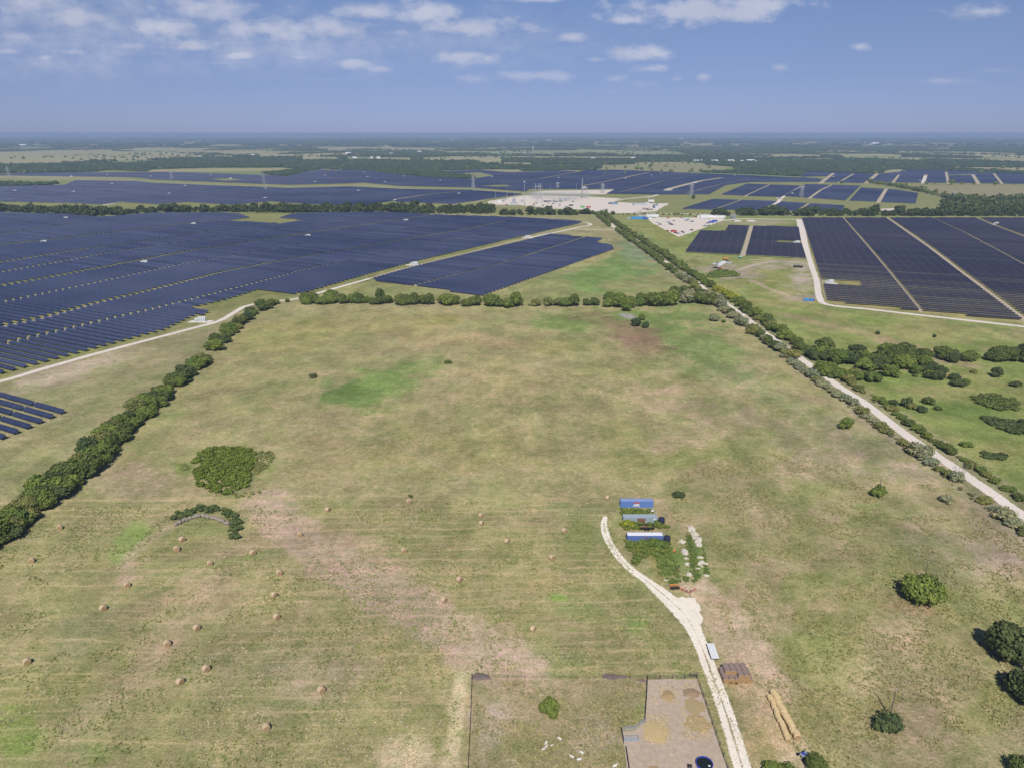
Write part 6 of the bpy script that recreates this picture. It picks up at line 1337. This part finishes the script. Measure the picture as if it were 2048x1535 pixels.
box_thing('cargo_container', Z(430, 495), (9, 3, 2.2), GREYP, 'low grey container left of the blue one', 'container'); box_thing('cargo_container', Z(1375, 492), (0.1 + 3, 3, 3), SGREYR, 'small pale container beside the lot tank', 'container') if False else None
box_thing('cargo_container', (1165, 415.5), (8, 3, 3), simple('bright_green_paint', (.10, .38, .08), .6), 'bright green cargo container east of the substation', 'container'); box_thing('storage_shed', (1229, 409), (13, 6, 4), simple('slate_blue_paint', (.18, .26, .36), .6), 'slate blue storage shed on the white ground', 'shed'); box_thing('storage_shed', (1220, 408), (6, 4, 2.5), simple('dark_green_paint', (.06, .10, .09), .6), 'small dark shed left of the slate blue one', 'shed')
box_thing('material_stack', (1281, 411), (28, 16, 3), simple('pale_grey_sheet', (.45, .48, .5), .7), 'broad pale grey stack of sheets in the middle of the yard', 'material stack'); box_thing('storage_tent', (1302, 404), (12, 6, 4), WHITE, 'white storage tent at the back of the yard', 'tent'); box_thing('storage_tent', (1310, 415), (9, 6, 3), simple('pale_blue_sheet', (.45, .55, .66), .6), 'pale blue storage tent near the navy rods', 'tent'); box_thing('storage_tent', (1273, 427) if False else (1293, 409.5), (7, 5, 4), WHITE, 'small white tent right of the grey stack', 'tent')
for i, (x, y) in enumerate([(1307, 415), (1309.5, 415), (1312, 413.5), (1314.5, 413)]):
    r = empty('steel_rod_bundle', G(x, y + 1), R(10)); MB().bar((0, 0, 0), (.2, 1.5, 6.5), .7, n=8).build('bundle', NAVY, r); MB().box((0, .4, .3), (2, 1.4, .6)).build('base', WOOD, r); tag(r, f"upright navy bundle, {nth(i + 1)} from the west, by the pale blue tent", 'rod bundle', 'upright navy bundles')
for i, (x, y, c) in enumerate([(1288, 418, WOOD), (1294, 419, RUST), (1299, 417.5, STEEL), (1291, 421, STEEL), (1297, 421, WOOD), (1303, 420, WOOD), (1285, 420.5, STEEL)]):
    r = empty('pipe_stack', G(x, y), R(8)); w = MB()
    for j in range(4):
        for k in range(3): w.bar((-2.5, -1 + j * .62 + .15 * k, .3 + k * .55), (2.5, -1 + j * .62 + .15 * k, .3 + k * .55), .28, n=6)
    w.build('pipes', c, r); MB().box((-1.5, 0, .06), (.3, 3, .12)).box((1.5, 0, .06), (.3, 3, .12)).build('bearer', WOOD, r); tag(r, f"pipe stack, {nth(i + 1)} of those lying south of the tents", 'pipe stack', 'pipe stacks lying south of the tents')
r = empty('storage_tank', G(*Z(1440, 480))); MB().lathe([(1.9, 0), (1.9, 3), (1.2, 3.8), (.2, 4.0)], n=20).build('shell', WHITE, r); MB().bar((1.95, 0, 0), (1.95, 0, 3.6), .08).build('ladder', STEEL, r); tag(r, 'round white storage tank left of the middle site office', 'storage tank')
# black and blue reels / pallets
for i, (x, y, m, l) in enumerate([(1545, 256, BLACK, 'black cable reel, west of three on the pale dirt'), (1581, 256, BLACK, 'black cable reel, middle of three on the pale dirt'), (1620, 260, BLACK, 'black cable reel, east of three on the pale dirt'), (1688, 745, BLUE_T, 'bright blue barrel rack, west of three by the loop road'), (1736, 745, BLUE_T, 'bright blue barrel rack, middle of three by the loop road'), (1785, 748, BLUE_T, 'bright blue barrel rack, east of three by the loop road')]):
    r = empty('cable_reel' if i < 3 else 'barrel_rack', G(*ZC(x, y)), R(4))
    if i < 3:
        MB().bar((-1.0, -1.2, 1.1), (-1.0, 1.2, 1.1), 1.05, n=16).bar((1.0, -1.2, 1.1), (1.0, 1.2, 1.1), .95, n=16).build('coil', m, r); MB().bar((-1.0, -1.3, 1.1), (-1.0, -1.2, 1.1), 1.15, n=16).bar((1.0, -1.3, 1.1), (1.0, -1.2, 1.1), 1.05, n=16).bar((-1.0, 1.2, 1.1), (-1.0, 1.3, 1.1), 1.15, n=16).build('flange', FRAMED, r)
    else:
        for q in ((-1.2, 0), (0, .2), (1.2, 0), (-.6, 1.3), (.6, 1.3)): MB().lathe([(.55, .15), (.6, .6), (.58, 1.3), (.5, 1.9), (.2, 2.0)], (q[0], q[1] - .3, 0), 14).build('barrel', BLUE_E if i > 3 and q[0] > 0 else m, r)
        MB().box((0, .3, .07), (3.6, 2.6, .14)).build('pallet', WOOD, r)
    tag(r, l, 'cable reel' if i < 3 else 'barrel rack')
r = empty('excavator', G(*ZC(512, 150)), R(20)); MB().box((0, 0, 1.7), (3.4, 2.4, 1.3)).box((-.2, .6, 2.7), (1.5, 1.1, 1.1)).build('body', ORANGE, r, bevel=.08); w = MB()
for s in (-1, 1): w.box((0, s * 1.15, .5), (4.2, .6, 1.0))
w.build('track', BLACK, r, bevel=.2); MB().bar((1.4, 0, 2.0), (4.2, 0, 4.2), .3, .22).bar((4.2, 0, 4.2), (5.8, 0, 1.4), .22, .16).box((5.8, 0, .9), (.9, 1.0, .9)).build('boom', ORANGE, r); tag(r, 'orange excavator standing behind the clustered white trucks', 'excavator')
r = empty('water_trailer', G(*ZC(733, 122)), 0); MB().bar((-1.8, 0, 1.5), (1.8, 0, 1.5), .9, n=14).build('tank', simple('teal_paint', (.25, .48, .48), .6), r); MB().box((0, 0, .55), (4, 1.6, .15)).build('chassis', FRAMED, r)
for s in (-1, 1): MB().wheel((0, s * .9, .4), .4, .25).build('wheel', TYRE, r)
tag(r, 'teal water trailer at the foot of the dark block aisle', 'water trailer')
# ------------------------------------------------------------------ substation and towers
def lattice(w, h, b, t, n, r, z0=0):
    for i in range(n):
        f0, f1 = i / n, (i + 1) / n; a0 = (b + (t - b) * f0) / 2; a1 = (b + (t - b) * f1) / 2; y0, y1 = z0 + h * f0, z0 + h * f1; cs = [(-1, -1), (1, -1), (1, 1), (-1, 1)]
        for k in range(4):
            p, q = cs[k], cs[(k + 1) % 4]; w.bar((p[0] * a0, p[1] * a0, y0), (p[0] * a1, p[1] * a1, y1), r, n=4); w.bar((p[0] * a0, p[1] * a0, y0), (q[0] * a1, q[1] * a1, y1), r * .6, n=4); w.bar((q[0] * a0, q[1] * a0, y0), (p[0] * a1, p[1] * a1, y1), r * .6, n=4)
    return w
def tower(px, top, label, arms=3, base=8.0):
    p = G(*px); mpp = depth(p) / F; h = (px[1] - top) * mpp / .99; r = empty('transmission_tower', p, R(20)); lattice(MB(), h, base, 1.6, 9, .24).build('lattice_mast', STEEL, r)
    for k in range(arms):
        z = h * (.72 + .11 * k); L = [7.5, 6.2, 4.6][k]; w = MB(); 
        for s in (-1, 1): w.bar((0, .6, z - .8), (s * L, 0, z), .16, n=4).bar((0, -.6, z - .8), (s * L, 0, z), .16, n=4).bar((0, 0, z + .9), (s * L, 0, z), .14, n=4).bar((s * L, 0, z), (s * L, 0, z - 1.8), .1, n=4)
        w.build('cross_arm', STEEL, r)
    return tag(r, label, 'lattice tower', 'lattice transmission towers')
for x, y, t, l in [(529, 376, 345, 'lattice tower above the tree belt, westmost of the near ones'), (946.5, 379, 353, 'lattice tower left of the substation'), (1115, 377, 365, 'lattice tower behind the steel gantry'), (1205, 386, 368, 'lattice tower on the sandy strip'), (1382, 393, 366, 'tall lattice tower beside the lone dark tree'), (1602, 395, 373, 'lattice tower beside the white service road'), (18, 355, 334, 'faint lattice tower at the far west'), (344, 359, 341, 'faint lattice tower above the grass strip'), (1904, 395, 383, 'small lattice tower at the east wood corner'), (1466, 438, 429, 'short lattice pole behind the last site office')]: tower((x, y), t, l)
def mast(px, top, label, lamp=False, rr=.45):
    p = G(*px); h = (px[1] - top) * depth(p) / F / .99; r = empty('steel_mast', p); MB().bar((0, 0, 0), (0, 0, h), rr, rr * .4, 6).build('shaft', STEEL, r)
    if lamp: MB().lathe([(1.6, h - .4), (1.9, h), (1.6, h + .6), (.4, h + .9)], n=10).build('lamp_head', WHITE, r)
    else: MB().bar((0, 0, h), (0, 0, h + 1.2), .12, n=4).build('tip', STEEL, r)
    return tag(r, label, 'mast', 'tall masts of the substation')
for x, y, t, l in [(991.5, 398, 382, 'thin mast at the west tip of the substation'), (1014, 398, 377, 'thin mast above the west transformers'), (1029.5, 395, 384, 'short mast above the second transformer'), (1066.5, 392, 376, 'short mast left of the gantry'), (1085, 392, 377, 'short mast right of the gantry'), (1100, 396, 372, 'thin mast in the centre of the racks'), (1152, 401, 370, 'thin mast east in the racks'), (1146, 399, 390, 'low mast between the east racks')]: mast((x, y), t, l)
mast((1048.5, 410.5, ), 366, 'tallest floodlight mast with a white head in front', True, .55)
def gantry(px, legs, top, beam, label, h2=None):
    p = G(*px); mpp = depth(p) / F; h = (px[1] - top) * mpp; r = empty('steel_gantry', p)
    for lx in legs: o = lattice(MB(), h, 2.2, .9, 7, .18).build('leg', STEEL, r); o.location = ((lx - px[0]) * mpp, random.uniform(-2, 2), 0)
    zb = (px[1] - beam) * mpp; w = MB(); xa, xb = (min(legs) - px[0] - 2.5) * mpp, (max(legs) - px[0] + 2.5) * mpp
    w.box(((xa + xb) / 2, 0, zb), (xb - xa, 1.2, 1.0)); w.build('beam', STEEL, r); return tag(r, label, 'gantry')
gantry((1077, 396), [1071, 1077.5, 1081], 368, 374, 'three legged steel gantry in the middle of the substation'); gantry((1083, 406), [1074.5, 1083], 386, 389, 'lower two legged gantry in front of the tall one'); gantry((1168, 397), [1164, 1172], 373, 377, 'two legged steel gantry with white platform, east side')
p = G(1164, 396); r = empty('lattice_mast', p); lattice(MB(), 38 * depth(p) / F, 3.6, .8, 14, .22).build('mast', STEEL, r); MB().box((4, 0, 22), (6, 2.4, 1.6)).build('platform', WHITE, r); tag(r, 'slender tallest lattice mast at the east side of the substation', 'lattice mast')
rk = []
for j, (y, x0, x1, nm) in enumerate([(392, 1056, 1150, 'back'), (394, 1058, 1180, 'second'), (396.5, 1060, 1190, 'third'), (399, 1064, 1178, 'fourth'), (402, 1066, 1165, 'fifth'), (404.5, 1108, 1150, 'front')]):
    a = G(x0, y); b = G(x1, y); r = empty('busbar_rack', a); n = int((x1 - x0) / 4.2); L = b.x - a.x; h = 9 if j < 4 else 6
    pm = MB().bar((0, 0, 0), (0, 0, h), .22, n=4).bar((0, 0, h), (0, 0, h + 1.8), .12, n=4).mesh('post'); pm.materials.append(STEEL)
    for k in range(n + 1): q = bpy.data.objects.new('post', pm); C.objects.link(q); q.parent = r; q.location = (L * k / n, random.uniform(-4, 4), 0)
    for z in (h - .2, h - 1.4): MB().box((L / 2, 0, z), (L, .35, .35)).build('beam', STEEL, r)
    tag(r, f"long row of steel posts and busbars, {nm} row of the substation", 'busbar rack', 'rows of substation steelwork')
def transformer(px, s, label):
    r = empty('transformer', G(*px)); r.scale = (s,) * 3; MB().box((0, 0, 1.9), (5, 2.6, 3.2)).build('tank', GREYP, r, bevel=.06); w = MB()
    for k in range(8): w.box((-2.2 + k * .62, -1.7, 1.8), (.25, .8, 2.6)); 
    w.build('radiator', STEEL, r)
    for k in range(3): MB().bar((-1.5 + 1.5 * k, 0, 3.4), (-1.7 + 1.7 * k, 0, 5.6), .22, .12, 8).build('bushing', STEEL, r)
    MB().bar((-2, .9, 4.1), (2, .9, 4.1), .5, n=10).build('oil_tank', GREYP, r); return tag(r, label, 'transformer', 'grey power transformers')
for x, y, s, l in [(1006, 404, 1.1, 'grey transformer at the west end'), (1011, 401, .9, 'grey transformer behind the west one'), (1028, 404, 1.5, 'tall grey transformer second from the west'), (1044, 404, .9, 'small grey transformer left of the floodlight mast'), (1107, 404, 1.0, 'grey transformer under the centre racks'), (1121, 404, 1.5, 'large grey transformer right of centre'), (1131, 402, 1.3, 'grey transformer beside the large one'), (1139, 400, 1.0, 'grey transformer farthest right'), (1119, 412, .9, 'low grey transformer at the front')]: transformer((x, y), s, l)
box_thing('control_house', (1028, 410), (16, 8, 4), simple('pale_wall', (.5, .51, .54), .7), 'pale grey control house at the front west of the substation', 'control house', 0, GREYP)
box_thing('control_house', (1000, 405), (7, 4, 3), WHITE, 'small white control hut at the west tip', 'control house')
# ------------------------------------------------------------------ far buildings
def farm(px, L, label, h=5):
    r = empty('farm_building', G(*px), R(random.uniform(-25, 25))); W = L * .5; MB().box((0, 0, h / 2), (L, W, h)).build('wall', WHITE, r)
    MB().add([(-L / 2 - .4, -W / 2 - .4, h + .02), (L / 2 + .4, -W / 2 - .4, h + .02), (L / 2 + .4, W / 2 + .4, h + .02), (-L / 2 - .4, W / 2 + .4, h + .02), (-L / 2 - .4, 0, h + W * .3), (L / 2 + .4, 0, h + W * .3)], [(0, 1, 5, 4), (2, 3, 4, 5), (0, 4, 3), (1, 2, 5), (3, 2, 1, 0)]).build('roof', SWHITE, r)
    return tag(r, label, 'farm building', 'far farm buildings')
for i, (x, y, L, w) in enumerate([(43, 291, 60, 'the far west woods'), (51, 291, 50, 'the far west woods, its twin'), (116, 285, 60, 'the hazy west fields'), (401, 315, 16, 'the pale west fields'), (506, 312, 26, 'the trees right of the pale fields'), (697, 308, 34, 'the far hamlet, largest roof'), (684, 321, 14, 'the wood edge below the hamlet'), (710, 317, 24, 'the hamlet, lower west'), (745, 317, 22, 'the hamlet, lower middle'), (757, 317, 20, 'the hamlet, lower east'), (783, 309, 28, 'the field right of the hamlet'), (838, 305.5, 30, 'the trees beyond the hamlet'), (873, 286, 90, 'the distant haze, centre left'), (1186, 319.5, 34, 'the woods behind the east array'), (1265, 319, 34, 'the woods beyond the pale pasture'), (1391, 324, 30, 'the village row, westmost'), (1405, 323.6, 24, 'the village row, second'), (1428, 324.5, 36, 'the village row, widest'), (1461, 324, 34, 'the village row, middle'), (1483, 324.6, 26, 'the village row, past the middle'), (1501, 324, 40, 'the village row, long roof'), (1515, 325.4, 22, 'the village row, eastmost'), (1750, 288.5, 110, 'the far east haze'), (1100, 283, 120, 'the distant haze, centre'), (1360, 279, 120, 'the distant haze, right of centre')]):
    farm((x, y), L, f"tiny white farm building in {w}")
for x, y, h, l in [(1066, 303, 34, 'white water tower beyond the far pond'), (1579, 281, 60, 'hazy white water tower on the east skyline'), (1998, 285, 60, 'hazy white water tower at the far east')]:
    r = empty('water_tower', G(x, y)); MB().bar((0, 0, 0), (0, 0, h * .75), h * .06, n=8).build('stem', WHITE, r); MB().lathe([(h * .06, h * .7), (h * .18, h * .8), (h * .2, h * .88), (h * .14, h * .97), (h * .02, h)], n=14).build('tank', WHITE, r); tag(r, l, 'water tower')
# ------------------------------------------------------------------ haze
hm = bpy.data.materials.new('haze'); hm.use_nodes = True; ht = hm.node_tree; ht.nodes.clear(); vo = ht.nodes.new('ShaderNodeVolumePrincipled'); oo = ht.nodes.new('ShaderNodeOutputMaterial'); ht.links.new(vo.outputs[0], oo.inputs['Volume'])
vo.inputs['Color'].default_value = (.54, .72, 1.0, 1); vo.inputs['Density'].default_value = HAZE; vo.inputs['Anisotropy'].default_value = 0.0
w = MB().box((0, 44000, (H + 3) / 2 - .5), (260000, 262000, H + 4)); o = w.build('haze', hm); tag(o, kind='stuff')
